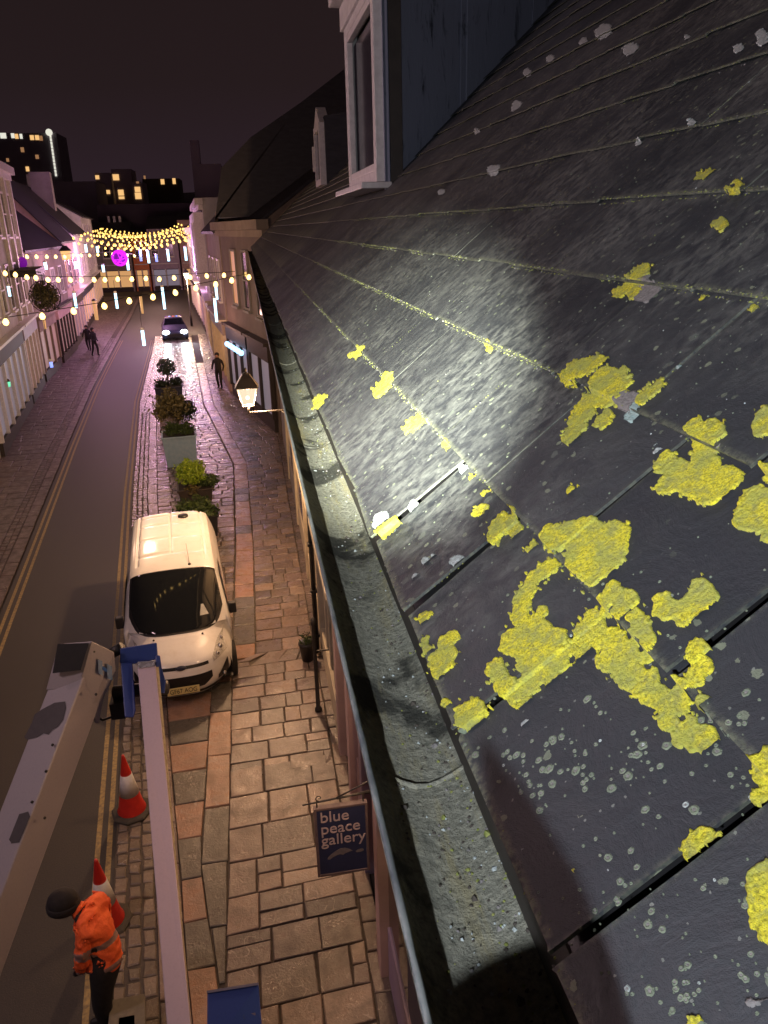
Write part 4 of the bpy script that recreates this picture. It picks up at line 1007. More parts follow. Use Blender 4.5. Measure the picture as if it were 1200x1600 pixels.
for i in range(NT2):
    for j in range(NU2): a = i * (NU2 + 1) + j; fs.append((a, a + 1, a + NU2 + 2, a + NU2 + 1))
b.add(vs, fs, 'van_paint', smooth=True)
# sides hang from the edge of the top skin
for s_ in (-1, 1):
    vs = []; fs = []; ts = [3.0 + (t1 - 3.0) * i / 80 for i in range(81)]; KK = 10
    for t in ts:
        e = vtop(s_, t); zb_ = .26; bulge = lerp(.90, .985, min(1, max(0, (e.y - .55) / .7)))
        for k in range(KK + 1):
            f = k / KK; z = lerp(e.z, zb_, f)
            if z > 1.05: q = min(1, (e.z - z) / max(.05, e.z - 1.05)); x = lerp(abs(e.x), bulge, math.sin(q * math.pi / 2) ** .9) if e.z > 1.1 else lerp(abs(e.x), bulge, min(1, f * 2.5))
            else: x = bulge if e.z > 1.1 else lerp(abs(e.x), bulge, min(1, f * 2.5))
            if z < .45: x -= (0.45 - z) * .18
            vs.append(vw((s_ * x, e.y, z)))
    for i in range(80):
        for k in range(KK): a = i * (KK + 1) + k; fs.append((a, a + 1, a + KK + 2, a + KK + 1))
    b.add(vs, fs, 'van_paint', smooth=True)
bk = [vw((x, 4.965, z)) for x, z in ((-.98, .26), (.98, .26), (.98, 1.05), (.74, 1.74), (-.74, 1.74), (-.98, 1.05))]; b.add(bk, [tuple(range(6))], 'van_paint')
b.add([vw(p) for p in ((-.9, .45, .27), (.9, .45, .27), (.9, 4.96, .27), (-.9, 4.96, .27))], [(0, 1, 2, 3)], 'black_plastic')
b.build('van_body', vr)
def patch(name, uts, m, off=.006, parent=None, n=14, smooth=True):
    """a panel following the body: uts = function (a,b in 0..1) -> (u,t)"""
    b = MB(); vs = []; fs = []
    for i in range(n + 1):
        for j in range(n + 1): u, t = uts(i / n, j / n); vs.append(vw(vtop(u, t, off)))
    for i in range(n):
        for j in range(n): a = i * (n + 1) + j; fs.append((a, a + n + 1, a + n + 2, a + 1))
    b.add(vs, fs, m, smooth=smooth); return b.build(name, parent or vr)
def wind(a, c):
    # a across, c up; the lower corners are rounded like the photo's glass
    t = lerp(8.95, 12.45, c); u = (a * 2 - 1); lo = 8.95 + 1.0 * max(0, abs(u) - .62) ** 2 / .06 * .55
    return u * lerp(.955, .93, c), lerp(lo, 12.45, c)
ws = patch('windscreen', wind, 'dark_glass', .010, n=30)
patch('windscreen_seal', lambda a, c: ((a * 2 - 1) * .985, lerp(8.72 + .9 * max(0, abs(a * 2 - 1) - .6) ** 2 / .06 * .5, 12.7, c)), 'black_plastic', .004, n=30)
patch('front_grille', lambda a, c: (lerp(-.60, .60, a) * (1 - .28 * max(0, 1 - 2 * c)), lerp(1.0, 2.75, c)), 'grille_black', .007)
patch('grille_slot', lambda a, c: (lerp(-.56, .56, a), lerp(3.95, 4.45, c)), 'grille_black', .009)
patch('lower_intake', lambda a, c: (lerp(-.88, .88, a), lerp(.02, .52, c)), 'grille_black', .012)
patch('bumper_lip', lambda a, c: (lerp(-.93, .93, a), lerp(-.0, .12, c)), 'van_paint', .03)
b = MB(); q = vtop(0, 4.2, .02); b.lathe([(.075, 0), (.07, .012), (.03, .02)], (0, 0, 0), 'navy', 20, sc=(1.3, .6), rot=Matrix.Rotation(R(75), 3, 'X')); b.v = [vw(Vector(v) + q) for v in b.v]; b.build('front_badge', vr)
for s_ in (-1, 1):
    hl = patch('headlight', lambda a, c: (s_ * lerp(.66, .985, a), lerp(lerp(3.9, 4.5, a), lerp(4.7, 7.3, a), c)), 'lens_clear', .012)
    for (uu, tt, r) in ((.78, 4.75, .042), (.87, 5.3, .05), (.94, 6.0, .035)):
        q = vtop(s_ * uu, tt, .012); b = MB(); b.ball(vw(q), r * VS, 'silver', 7); b.build('reflector', hl)
    patch('fog_lamp_pocket', lambda a, c: (s_ * lerp(.72, .95, a), lerp(lerp(1.0, .8, a), lerp(1.6, 3.1, a), c)), 'grille_black', .012)
    q = vtop(s_ * .84, 1.35, .03); MB().ball(vw(q), .035, 'silver', 6).build('fog_lamp', vr)
    # side glass of the cab
    b = MB(); pts = []
    e = [(1.32, 1.10), (1.95, 1.66), (2.62, 1.70), (2.62, 1.12)]
    def sx_(z): q = min(1, max(0, (1.86 - z) / .8)); return lerp(.812, .985, math.sin(q * math.pi / 2) ** .9) + .012
    b.add([vw((s_ * sx_(z), y, z)) for y, z in e], [(0, 1, 2, 3)], 'dark_glass'); b.build('cab_window', vr)
    m_ = MB(); m_.box(vw((s_ * 1.045, 1.42, 1.16)), (.13, .10, .20), 'black_plastic'); m_.box(vw((s_ * 1.02, 1.44, 1.08)), (.14, .05, .05), 'black_plastic'); mo_ = m_.build('wing_mirror', vr, bevel=.02)
    m2 = MB(); m2.box(vw((s_ * 1.045, 1.375, 1.16)), (.12, .02, .17), 'black_plastic'); m2.build('mirror_cap', mo_, bevel=.012)
    for yy in (.98, 4.05):
        w = MB(); w.lathe([(.20, -.11), (.31, -.10), (.33, -.06), (.33, .06), (.31, .10), (.20, .11)], (0, 0, 0), 'tyre', 28, rot=Matrix.Rotation(R(90), 3, 'Y')); w.v = [vw(Vector(v) + Vector((s_ * .90, yy, .33))) for v in w.v]
        wo = w.build('wheel', vr); w = MB(); w.lathe([(.02, .105), (.19, .09), (.2, .112)], (0, 0, 0), 'rim', 20, rot=Matrix.Rotation(R(90 * s_), 3, 'Y')); w.v = [vw(Vector(v) + Vector((s_ * .90, yy, .33))) for v in w.v]; w.build('rim', wo)
    b = MB(); b.tube([vw((s_ * .06 + s_ * .35, 1.10, 1.262)), vw((s_ * .06 + s_ * .05 - .0, 1.17, 1.30))], .008, 'black_plastic', 6); b.build('wiper', vr)
b = MB(); q = vtop(.36, 16.6, .0); b.lathe([(.10, 0), (.10, .035), (.06, .05)], vw(q), 'black_plastic', 18); b.build('roof_vent', vr)
b = MB(); q = vtop(.42, 13.15, .0); b.ball(vw(q), .03, 'black_plastic', 6); b.tube([vw(q), vw(q + Vector((-.03, .62, .18)))], .004, 'black_plastic', 5); b.build('aerial', vr)
b = MB(); q = vtop(-.0, 1.15, .03); b.box(vw(q + Vector((.0, -.02, 0))), (.50, .014, .115), 'plate', Matrix.Rotation(R(-8), 3, 'X')); pl = b.build('number_plate', vr)
text('GF67 AOG', .105, 'black_plastic', .001, pl, 'plate_lettering', Vector(vw(q + Vector((-.235, -.040, -.036)))), (R(82), 0, 0), sx=.86)
b = MB(); b.add([vw(vtop(.48, 9.6, .014)), vw(vtop(.66, 9.6, .014)), vw(vtop(.58, 10.1, .014)), vw(vtop(.53, 10.1, .014))], [(0, 1, 2, 3)], 'paper'); b.build('paper_note', ws)
for s_ in (-.5, .5): b = MB(); b.ball(vw(vtop(s_, 8.1, .004)), .018, 'black_plastic', 5); b.build('washer_jet', vr)
FA = at_z(283, 1078, 0.3); FA = Vector((lerp(at_z(203, 905, 1.74).x, at_z(332, 885, 1.74).x, .5), 0, 0))
ra = at_z(263, 790, 1.76)
va = (at_z(203, 900, 1.74) + at_z(335, 886, 1.74)) / 2; vb = (at_z(205, 800, 1.76) + at_z(325, 785, 1.76)) / 2
hd = math.atan2(vb.x - va.x, vb.y - va.y)
nose = Vector((va.x - math.sin(hd) * 1.9 * VS, va.y - math.cos(hd) * 1.9 * VS, 0))
vr.scale = (1.02, 1.065, 1.03); vr.location = (nose.x, nose.y - .06, 0.02); vr.rotation_euler = (0, 0, -hd)
print('VAN', nose, math.degrees(hd), 'rear', vb)

# ------------------------------------------------------------------ boom lift
lift = empty('boom_lift', (-3.2, 4.6, 0), label='cherry picker lift with chipped grey lower boom, blue elbow and long lilac upper boom', cat='boom lift')
LO = Vector((-3.2, 4.6, 0))
def lbuild(b, name, parent=None, **k):
    b.v = [tuple(Vector(v) - LO) for v in b.v]; return b.build(name, parent or lift, **k)
D0, D1 = 6.6, 5.4
def bar(b, Ra, La, Sa, Rb, Lb, Sb, m):
    """slanted box from three edges seen in the photo, each given as points in space"""
    a4 = La + Sa - Ra; b4 = Lb + Sb - Rb
    return b.hexa([Ra, La, Sa, a4, Rb, Lb, Sb, b4], m)
lb_ = MB()
Ra, La, Sa = at_d(137, 1040, D0), at_d(84, 1052, D0 + .10), at_d(170, 1062, D0 + .22)
Rb = at_d(-74, 1600, D1); Lb = Rb + (La - Ra) * .96; Sb = Rb + (Sa - Ra) * .96
bar(lb_, Ra, La, Sa, Rb, Lb, Sb, 'boom_grey'); Rb0, Lb0, Sb0 = Rb.copy(), Lb.copy(), Sb.copy()
lbuild(lb_, 'lower_boom', bevel=.012)
# elbow casting at the top of the lower boom
eb_ = MB(); A = [at_d(86, 1050, D0 - .02), at_d(92, 1006, D0 + .02), at_d(150, 1000, D0 + .04), at_d(180, 1020, D0 + .12), at_d(181, 1050, D0 + .16), at_d(160, 1098, D0 + .18), at_d(155, 1128, D0 + .16), at_d(136, 1118, D0 + .05)]
back = at_d(130, 1060, D0 + .33) - at_d(130, 1060, D0)
ec = (at_d(142, 1004, D0), at_d(132, 1050, D0 - .02))
ridge_t, ridge_b = at_d(143, 1002, D0 - .05), at_d(122, 1078, D0 - .05)
eb_.add([A[1], ridge_t, ridge_b, at_d(72, 1078, D0 + .02)] + [p + back for p in (A[1], ridge_t, ridge_b, at_d(72, 1078, D0 + .02))], [(0, 1, 2, 3), (4, 7, 6, 5), (0, 4, 5, 1), (3, 2, 6, 7), (0, 3, 7, 4)], 'boom_grey')
side = [ridge_t, at_d(178, 1019, D0 + .1), at_d(181, 1050, D0 + .14), at_d(161, 1094, D0 + .14), at_d(155, 1130, D0 + .12), at_d(149, 1130, D0 + .12), at_d(140, 1110, D0 + .04), ridge_b]
eb_.prism(side, back * .6, 'boom_grey'); el = lbuild(eb_, 'elbow_head', bevel=.006)
cp = MB(); cp.prism([at_d(90, 1006, D0 - .06), at_d(139, 1005, D0 - .07), at_d(126, 1047, D0 - .08), at_d(82, 1052, D0 - .07)], back * .1, 'black_plastic'); lbuild(cp, 'end_cap', el)
sk = MB()
for (pp) in ([(153, 1030), (160, 1033), (161, 1056), (154, 1052)], [(167, 1037), (175, 1041), (176, 1063), (168, 1060)]):
    sk.prism([at_d(x, y, D0 - .052 + (x - 143) * .0040) for x, y in pp], back * .02, 'sticker_blue')
sk.prism([at_d(x, y, D0 + .015) for x, y in [(160, 1040), (167, 1045), (167, 1050), (160, 1047)]], back * .02, 'sticker_blue'); lbuild(sk, 'blue_sticker', el)
bt = MB()
for x, y in ((150, 1085), (147, 1018), (82, 1164), (72, 1205), (50, 1253), (70, 1278)): bt.ball(at_d(x, y, D0 - .06 + (y - 1040) * -.0021), .012, 'black_plastic', 5)
lbuild(bt, 'bolt_head', el)
# worn dark patches are flat paint losses on the lower boom
def on_top(x, y):   # point on the upper-left face plane of the boom
    n = (La - Ra).cross(Rb - Ra).normalized(); r = Vector(ray(x, y)); c = Vector((0, 0, HC)); t = (Ra - c).dot(n) / r.dot(n); return c + r * t - r.normalized() * .006
MAT['boom_chip'] = mat('boom_chip', (.04, .032, .034), rough=.6, scale=20)
for poly in ([(102, 1096), (85, 1098), (66, 1108), (54, 1116), (50, 1128), (38, 1152), (42, 1156), (58, 1152), (68, 1146), (76, 1148), (82, 1140), (90, 1136), (99, 1124), (103, 1106)],
             [(30, 1272), (44, 1268), (47, 1276), (30, 1316), (18, 1318), (14, 1312)]):
    wn = MB(); wn.prism([on_top(x, y) for x, y in poly], Vector(ray(60, 1150)).normalized() * .003, 'boom_chip'); lbuild(wn, 'worn_patch')
# blue knuckle
kb = MB(); K = 6.75
kb.prism([at_d(188, 1013, K), at_d(245, 1004, K), at_d(247, 1030, K), at_d(206, 1038, K), at_d(187, 1036, K)], Vector(ray(215, 1020)).normalized() * .22, 'lift_blue')
kb.prism([at_d(188, 1034, K - .01), at_d(207, 1036, K - .01), at_d(212, 1110, K - .25), at_d(209, 1121, K - .28), at_d(195, 1121, K - .28)], Vector(ray(215, 1020)).normalized() * .16, 'lift_blue')
kb.prism([at_d(243, 1024, K - .01), at_d(250, 1024, K - .01), at_d(253, 1045, K - .05), at_d(259, 1064, K - .1), at_d(257, 1084, K - .15), at_d(248, 1082, K - .15), at_d(243, 1060, K - .1)], Vector(ray(215, 1020)).normalized() * .16, 'lift_blue')
kn = lbuild(kb, 'blue_knuckle', bevel=.008)
kp = MB(); kp.tube([at_d(178, 1082, K + .1), at_d(262, 1074, K + .1)], .06, 'black_plastic', 12); kp.tube([at_d(190, 1012, K + .1), at_d(172, 1022, K + .15)], .05, 'black_plastic', 10)
kp.box(at_d(186, 1102, K + .12), (.12, .2, .16), 'black_plastic'); kp.tube([at_d(150, 1118, K), at_d(160, 1125, K), at_d(175, 1120, K + .1), at_d(190, 1112, K + .1)], .012, 'black_plastic', 6)
lbuild(kp, 'pivot_pin', kn)
# lilac upper boom
ub = MB(); d0, d1 = 6.65, 5.0
Ra, La, Sa = at_d(215, 1042, d0), at_d(243, 1039, d0), at_d(219, 1046, d0 + .3)
Rb, Lb, Sb = at_d(264, 1640, d1), at_d(302, 1640, d1), at_d(268, 1640, d1 + .3)
bar(ub, Ra, La, Sa, Rb, Lb, Sb, 'boom_lilac'); uo = lbuild(ub, 'upper_boom', bevel=.006)
ue = MB(); Rs, Re = at_d(244, 1042, d0 + .02), at_d(300.5, 1640, d1 + .02)
ue.hexa([Rs, at_d(248, 1042, d0 + .05), Rs + back * .8, at_d(248, 1042, d0 + .05) + back * .8, Re, at_d(303, 1640, d1 + .05), Re + back * .8, at_d(303, 1640, d1 + .05) + back * .8], 'boom_edge'); lbuild(ue, 'boom_side_edge', uo)
um = MB(); um.prism([at_d(215, 1034, d0 - .0), at_d(242, 1032, d0 - .0), at_d(243, 1041, d0 - .02), at_d(216, 1044, d0 - .02)], back * .3, 'silver'); lbuild(um, 'boom_end_plate', uo)
jb = MB(); dj = 4.6
jb.prism([at_d(324, 1549, dj), at_d(404, 1536, dj), at_d(413, 1650, dj - .2), at_d(323, 1650, dj - .2)], Vector(ray(365, 1600)).normalized() * .12, 'lift_blue'); jo = lbuild(jb, 'jib_bracket', bevel=.008)
je = MB(); je.prism([at_d(323, 1548, dj - .012), at_d(404, 1535, dj - .012), at_d(404, 1539, dj - .014), at_d(323, 1552, dj - .014)], Vector(ray(365, 1600)).normalized() * .14, 'sign_letter'); lbuild(je, 'bracket_rim', jo)
js = MB(); js.prism([at_d(385, 1585, dj - .085), at_d(399, 1582, dj - .085), at_d(402, 1620, dj - .13), at_d(387, 1620, dj - .13)], Vector(ray(365, 1600)).normalized() * .01, 'sticker_pink'); lbuild(js, 'pink_sticker', jo)
# chassis standing on the road left of the frame, carrying the booms
ch = MB(); ch.box((-3.5, 3.6, .75), (1.5, 2.0, .5), 'lift_blue'); ch.box((-3.5, 3.3, 1.5), (.7, .7, 1.1), 'boom_grey'); ch.hexa([Rb2 for Rb2 in (Vector((-3.7, 3.4, 1.9)), Vector((-3.3, 3.4, 1.9)), Vector((-3.7, 3.2, 2.1)), Vector((-3.3, 3.2, 2.1)), Rb0, Lb0, Sb0, Lb0 + Sb0 - Rb0)], 'boom_grey')
for x in (-4.1, -2.9):
    for y in (2.8, 4.4): ch.lathe([(.12, -.1), (.3, -.1), (.3, .1), (.12, .1)], (x, y, .31), 'tyre', 20, rot=Matrix.Rotation(R(90), 3, 'Y'))
lbuild(ch, 'wheeled_chassis')

# unseen blocker added beside the camera, shaped to shade roof and gutter from the torch
T0 = V0 = Vector(TORCH); pl_ = []
for (x, y) in [(757, 1150), (830, 1240), (905, 1360), (950, 1470), (990, 1600), (1010, 1720), (560, 1720), (650, 1570), (835, 1530), (772, 1300)]:
    s_q, Y_q = roof_at(x, y); q = roofP(s_q, Y_q, .01); k_ = .43 / (q.y - T0.y); pl_.append(T0 + (q - T0) * k_)
bk_ = MB(); bk_.prism(pl_, (0, -.012, 0), 'lift_blue'); lbuild(bk_, 'torch_blocker')

# ------------------------------------------------------------------ cones
def cone(loc, rz, label, tilt=0.0, first=None):
    if first: r = copy_tree(first)
    else:
        r = empty('traffic_cone')
        b = MB()
        pr = [(.215, .05), (.19, .07)]
        b.lathe([(.205, .04), (.205, .06), (.183, .10), (.137, .34), (.0775, .68), (.022, .98), (.018, 1.0)], (0, 0, 0), 'cone_red', 28); b.build('cone_body', r)
        MB().lathe([(.1395, .34), (.080, .68)], (0, 0, 0), 'cone_white', 28).build('reflective_sleeve', r)
        b = MB(); b.lathe([(.30, 0), (.30, .03), (.28, .045), (.21, .055)], (0, 0, 0), 'cone_base', 8, sc=(1, 1)); b.build('rubber_base', r)
    r.scale = (.92, .92, .92); r.location = loc; r.rotation_euler = (tilt, 0, rz); tag(r, label, 'traffic cone', 'traffic cones around the lift'); return r
cl_ = at_z(207, 1268, 0.03)
c1_ = cone((cl_.x, cl_.y, .035), .3, 'red traffic cone with white sleeve standing on the yellow lines beside the lilac boom')
cl2 = at_z(164, 1430, 0.02)
cone((cl2.x + .05, cl2.y - .10, .01), 1.2, 'red traffic cone half hidden behind the worker in orange', first=c1_)
# outrigger pad / grey plate at the bottom edge
b = MB(); P_ = [at_z(172, 1562, .5), at_z(226, 1552, .5), at_z(229, 1680, .5), at_z(160, 1690, .5)]
b.prism(P_, (0, 0, -.06), 'plate_stone'); b.prism([lerp(p, sum(P_, Vector()) / 4, .5) for p in P_], (0, 0, -.5), 'black_plastic')
tag(b.build('outrigger_board', bevel=.01), 'flat grey square board standing low beside the worker and the lilac boom', 'board')

# ------------------------------------------------------------------ people
def skin_mesh(name, chains, m, parent=None, sub=2, root=0):
    """chains: list of lists of (co, radius); the first point of a later chain may be an index pair into an earlier one"""
    vs = []; es = []; rs = []; idx = []
    for ch in chains:
        prev = None; ids = []
        for p in ch:
            if isinstance(p, tuple) and p[0] == 'ref': prev = idx[p[1]][p[2]]; ids.append(prev); continue
            vs.append(tuple(p[0])); rs.append(p[1]); i = len(vs) - 1; ids.append(i)
            if prev is not None: es.append((prev, i))
            prev = i
        idx.append(ids)
    me = bpy.data.meshes.new(name); me.from_pydata(vs, es, [])
    o = bpy.data.objects.new(name, me); COL.objects.link(o); me.materials.append(MAT[m])
    sk = o.modifiers.new('skin', 'SKIN'); sk.use_smooth_shade = True
    for i, r in enumerate(rs): me.skin_vertices[0].data[i].radius = r if isinstance(r, tuple) else (r, r)
    me.skin_vertices[0].data[root].use_root = True
    sb_ = o.modifiers.new('sub', 'SUBSURF'); sb_.levels = sub; sb_.render_levels = sub
    dg = bpy.context.evaluated_depsgraph_get(); mm = bpy.data.meshes.new_from_object(o.evaluated_get(dg))
    bpy.data.objects.remove(o); o = bpy.data.objects.new(name, mm); COL.objects.link(o)
    for p in mm.polygons: p.use_smooth = True
    if parent: o.parent = parent
    return o
V = Vector
ft = at_z(176, 1612, .02); hp = at_z(166, 1512, .93); chs = at_z(146, 1437, 1.38); hdp = at_z(99, 1413, 1.56)
print('WORKER', ft, hp, chs, hdp)
wk = empty('person', (ft.x, ft.y, .02), label='worker in orange hi-vis jacket and black beanie, stooping on the road beside the cone', cat='person')
O_ = V((ft.x, ft.y, .02)); hp, chs, hdp = hp - O_, chs - O_, hdp - O_
sd = V((.25, .97, 0)).normalized()      # across the body: facing left
fwv = V((-1, .1, 0)).normalized()
nk = lerp(chs, hdp, .52) + V((0, 0, .03)); waist = lerp(hp, chs, .42)
def arm(sg_, el, wr): sh_ = chs + sd * .17 * sg_ + V((0, 0, .03)); return sh_, sh_ + V(el), sh_ + V(wr)
shL, elL, wrL = arm(-1, (-.06, -.05, -.29), (-.13, .06, -.52)); shR, elR, wrR = arm(1, (-.03, .05, -.29), (-.10, .0, -.50))
def legp(sg_, fx, kx):
    h_ = hp + sd * .095 * sg_; f = V((fx, .10 * sg_, .06)); k_ = lerp(h_, f, .5) + V((kx, 0, 0)); return h_, k_, f, f + V((-.17, 0, -.02))
h1, k1, f1, t1_ = legp(-1, .05, -.06); h2, k2, f2, t2_ = legp(1, -.06, -.04)
body = skin_mesh('body', [[(hp, .14), (waist, .13), (chs, .15), (nk, .058), (lerp(nk, hdp, .55), .06), (hdp, .085), (hdp + V((-.02, 0, .05)), .07)],
    [('ref', 0, 0), (h1, .125), (k1, .092), (f1, .07)], [('ref', 0, 0), (h2, .125), (k2, .092), (f2, .07)],
    [('ref', 0, 2), (shL, .06), (elL, .045), (wrL, .032), (wrL + V((-.07, .01, -.04)), .03)], [('ref', 0, 2), (shR, .06), (elR, .045), (wrR, .032), (wrR + V((-.07, -.01, -.04)), .03)]], 'dark_cloth', wk)
for f, t in ((f1, t1_), (f2, t2_)): skin_mesh('boot', [[(f + V((.05, 0, -.02)), .05), (f + V((0, 0, .03)), .06), (lerp(f, t, .6), .05), (t, .04)]], 'black_plastic', wk, 2)
jk = skin_mesh('hi_vis_jacket', [[(hp + V((.0, 0, -.03)), .185), (lerp(hp, waist, .5), .19), (waist, .175), (lerp(waist, chs, .6), .185), (chs + V((0, 0, .03)), .165), (lerp(chs, nk, .8), .09), (nk + V((-.03, 0, .02)), .085)],
    [('ref', 0, 4), (shL, .095), (elL, .08), (lerp(elL, wrL, .9), .062)], [('ref', 0, 4), (shR, .095), (elR, .08), (lerp(elR, wrR, .9), .062)]], 'hivis', wk, 4)
for v in jk.data.vertices:
    n_ = mnoise.noise(v.co * 8) * .022 + (.5 - abs(mnoise.noise(v.co * 13 + V((3, 0, 0))))) * .018 - .008 + .004 * math.sin(v.co.z * 60 + v.co.y * 24 + 4 * mnoise.noise(v.co * 6)); v.co += v.normal * n_
jk.data.materials.append(MAT['hivis_band'])
bands = [(lerp(hp, waist, .25), waist - hp, .028, .30), (lerp(waist, chs, .30), chs - waist, .028, .30), (lerp(shL, elL, .75), elL - shL, .024, .13), (lerp(shR, elR, .75), elR - shR, .024, .13), (lerp(elL, wrL, .6), wrL - elL, .022, .12)]
for p in jk.data.polygons:
    for (c, d, hw, rad) in bands:
        r_ = p.center - c; dn = V(d).normalized(); h_ = r_.dot(dn)
        if abs(h_) < hw and (r_ - dn * h_).length < rad: p.material_index = 1
be = MB(); be.ball(hdp + V((0.0, 0, .03)), .136, 'dark_cloth', 12, sc=(1.05, .88, .98))
be.lathe([(.136, -.045), (.146, -.03), (.146, .02), (.136, .035)], hdp, 'dark_cloth', 24, sc=(1.05, .90)); be.build('beanie', wk)
fc = skin_mesh('face', [[(hdp + V((-.055, 0, -.03)), .062), (hdp + V((-.085, 0, -.05)), .045), (hdp + V((-.118, 0, -.045)), .014)]], 'skin_tone', wk, 2)
def bystander(px, py, label, coat, h=1.72, face=(0, -1)):
    g_ = at_z(px, py, .03); r = empty('person', (g_.x, g_.y, .03), label=label, cat='person'); s_ = h / 1.75; f = V((face[0], face[1], 0)).normalized(); a = V((-f.y, f.x, 0))
    skin_mesh('body', [[(V((0, 0, .92)) * s_, .14), (V((0, 0, 1.15)) * s_, .125), (V((0, 0, 1.38)) * s_, .15), (V((0, 0, 1.5)) * s_, .06), (V((0, 0, 1.6)) * s_ + f * .02, .095), (V((0, 0, 1.69)) * s_, .085)],
        [('ref', 0, 0), (a * .1 + V((0, 0, .88)) * s_, .10), (a * .12 + f * .12 + V((0, 0, .48)) * s_, .07), (a * .12 + f * .08 + V((0, 0, .06)), .05), (a * .12 + f * .22 + V((0, 0, .04)), .04)],
        [('ref', 0, 0), (-a * .1 + V((0, 0, .88)) * s_, .10), (-a * .12 - f * .03 + V((0, 0, .48)) * s_, .07), (-a * .12 - f * .2 + V((0, 0, .06)), .05), (-a * .12 - f * .08 + V((0, 0, .04)), .04)],
        [('ref', 0, 2), (a * .2 + V((0, 0, 1.36)) * s_, .065), (a * .27 - f * .05 + V((0, 0, 1.1)) * s_, .05), (a * .25 + f * .1 + V((0, 0, .88)) * s_, .035)],
        [('ref', 0, 2), (-a * .2 + V((0, 0, 1.36)) * s_, .065), (-a * .27 + f * .05 + V((0, 0, 1.1)) * s_, .05), (-a * .22 + f * .25 + V((0, 0, .98)) * s_, .035)]], 'dark_cloth', r)
    skin_mesh('coat', [[(V((0, 0, .80)) * s_, .18), (V((0, 0, 1.12)) * s_, .165), (V((0, 0, 1.38)) * s_, .175), (V((0, 0, 1.47)) * s_, .09)]], coat, r)
    MB().ball(V((0, 0, 1.66)) * s_, .115, 'dark_cloth', 7).build('hair', r)
    MB().ball(V((0, 0, 1.60)) * s_ + f * .06, .08, 'skin_tone', 7).build('face', r)
    return r
bystander(344, 607, 'dark clothed pedestrian walking on the wet pavement beside the lit shopfront at right', 'dark_cloth', 1.75, (-.3, -1))
bystander(150, 556, 'dark clothed pedestrian walking on the far left pavement with a bag', 'dark_cloth', 1.75, (.8, -.5))
bystander(140, 548, 'second dark figure close to the shops on the left pavement', 'dark_cloth', 1.65, (-.2, -1))

# ------------------------------------------------------------------ planters
def foliage(b, c, r, n, size, m, lump=.35, flat=1.0, seed=0, zs=1.0):
    q = random.Random(seed)
    for _ in range(n):
        d = V((q.gauss(0, 1), q.gauss(0, 1), q.gauss(0, 1))).normalized()
        rad = 1 + lump * mnoise.noise(d * 2.2 + V((seed, 0, 0))) * 1.6
        k = (q.random() ** .35) * rad
        p = V((c[0] + d.x * r * k, c[1] + d.y * r * k, c[2] + d.z * r * k * zs))
        a = V((q.gauss(0, 1), q.gauss(0, 1), q.gauss(0, .6))).normalized(); e = a.orthogonal().normalized(); e.rotate(Matrix.Rotation(q.random() * 6.28, 3, a))
        w = a.cross(e); s = size * q.uniform(.6, 1.3)
        b.add([p - e * s, p + w * s * .42, p + e * s, p - w * s * .42], [(0, 1, 2, 3)], m, q.random())
def planter(px, py, w, h, label, plant, boxm='blue_box', cat='planter', dep=None, rz=.09):
    g_ = at_z(px, py, .045); dep = dep or w; r = empty('street_planter', (g_.x, g_.y + dep / 2, .05), rz, label=label, cat=cat, group='planters standing in a row along the pavement')
    b = MB(); wt = w / 2; wb_ = w / 2 * .88; dt = dep / 2; db = dep / 2 * .9
    b.hexa([(-wb_, -db, 0), (-wt, -dt, h), (-wb_, db, 0), (-wt, dt, h), (wb_, -db, 0), (wt, -dt, h), (wb_, db, 0), (wt, dt, h)], boxm); b.build('box', r, bevel=.01)
    b = MB(); t = .05
    for (c, s) in (((0, -dt, h + .005), (w + .04, .06, .05)), ((0, dt, h + .005), (w + .04, .06, .05)), ((-wt, 0, h + .005), (.06, dep - .06, .05)), ((wt, 0, h + .005), (.06, dep - .06, .05))): b.box(c, s, boxm)
    b.build('rim_boards', r, bevel=.008)
    MB().box((0, 0, h + .0), (w - .07, dep - .07, .03), 'soil').build('soil', r)
    plant(r, h, w, dep); return r
def pl_topiary(r, h, w, d):
    b = MB(); b.tube([(0, 0, h), (.02, 0, h + .35), (0, 0, h + .6)], .035, 'dark_wood', 7); b.build('stem', r)
    b = MB(); foliage(b, (0, 0, h + .82), .40, 1300, .05, 'leaf_dark', .12, seed=4); b.build('clipped_ball', r)
    b = MB(); foliage(b, (-.3, 0, h + .12), .30, 420, .06, 'leaf_dark', .5, seed=5, zs=.7); foliage(b, (.32, .1, h + .14), .30, 420, .06, 'leaf_dark', .5, seed=6, zs=.7); b.build('underplanting', r)
def pl_brown(r, h, w, d):
    b = MB(); b.tube([(0, .1, h), (.02, .1, h + .5), (-.05, .1, h + .9)], .04, 'dark_wood', 7)
    for q in range(9):
        a = q * .8; b.tube([(0, .1, h + .4 + q * .03), (.45 * math.cos(a), .1 + .4 * math.sin(a), h + .8 + .05 * (q % 4))], .014, 'dark_wood', 5)
    b.build('stem', r)
    b = MB(); foliage(b, (-.1, .15, h + .95), .55, 1500, .07, 'leaf_brown', .7, seed=9, zs=.75); foliage(b, (.35, .2, h + .75), .32, 500, .07, 'leaf_dark', .6, seed=10); foliage(b, (-.42, .05, h + .8), .28, 400, .07, 'leaf_brown', .6, seed=13); b.build('foliage', r)
    b = MB(); foliage(b, (-.22, -.15, h + .22), .27, 500, .055, 'leaf_green', .3, seed=11, zs=.9); foliage(b, (.25, -.1, h + .2), .28, 500, .055, 'leaf_green', .3, seed=12, zs=.8); b.build('underplanting', r)
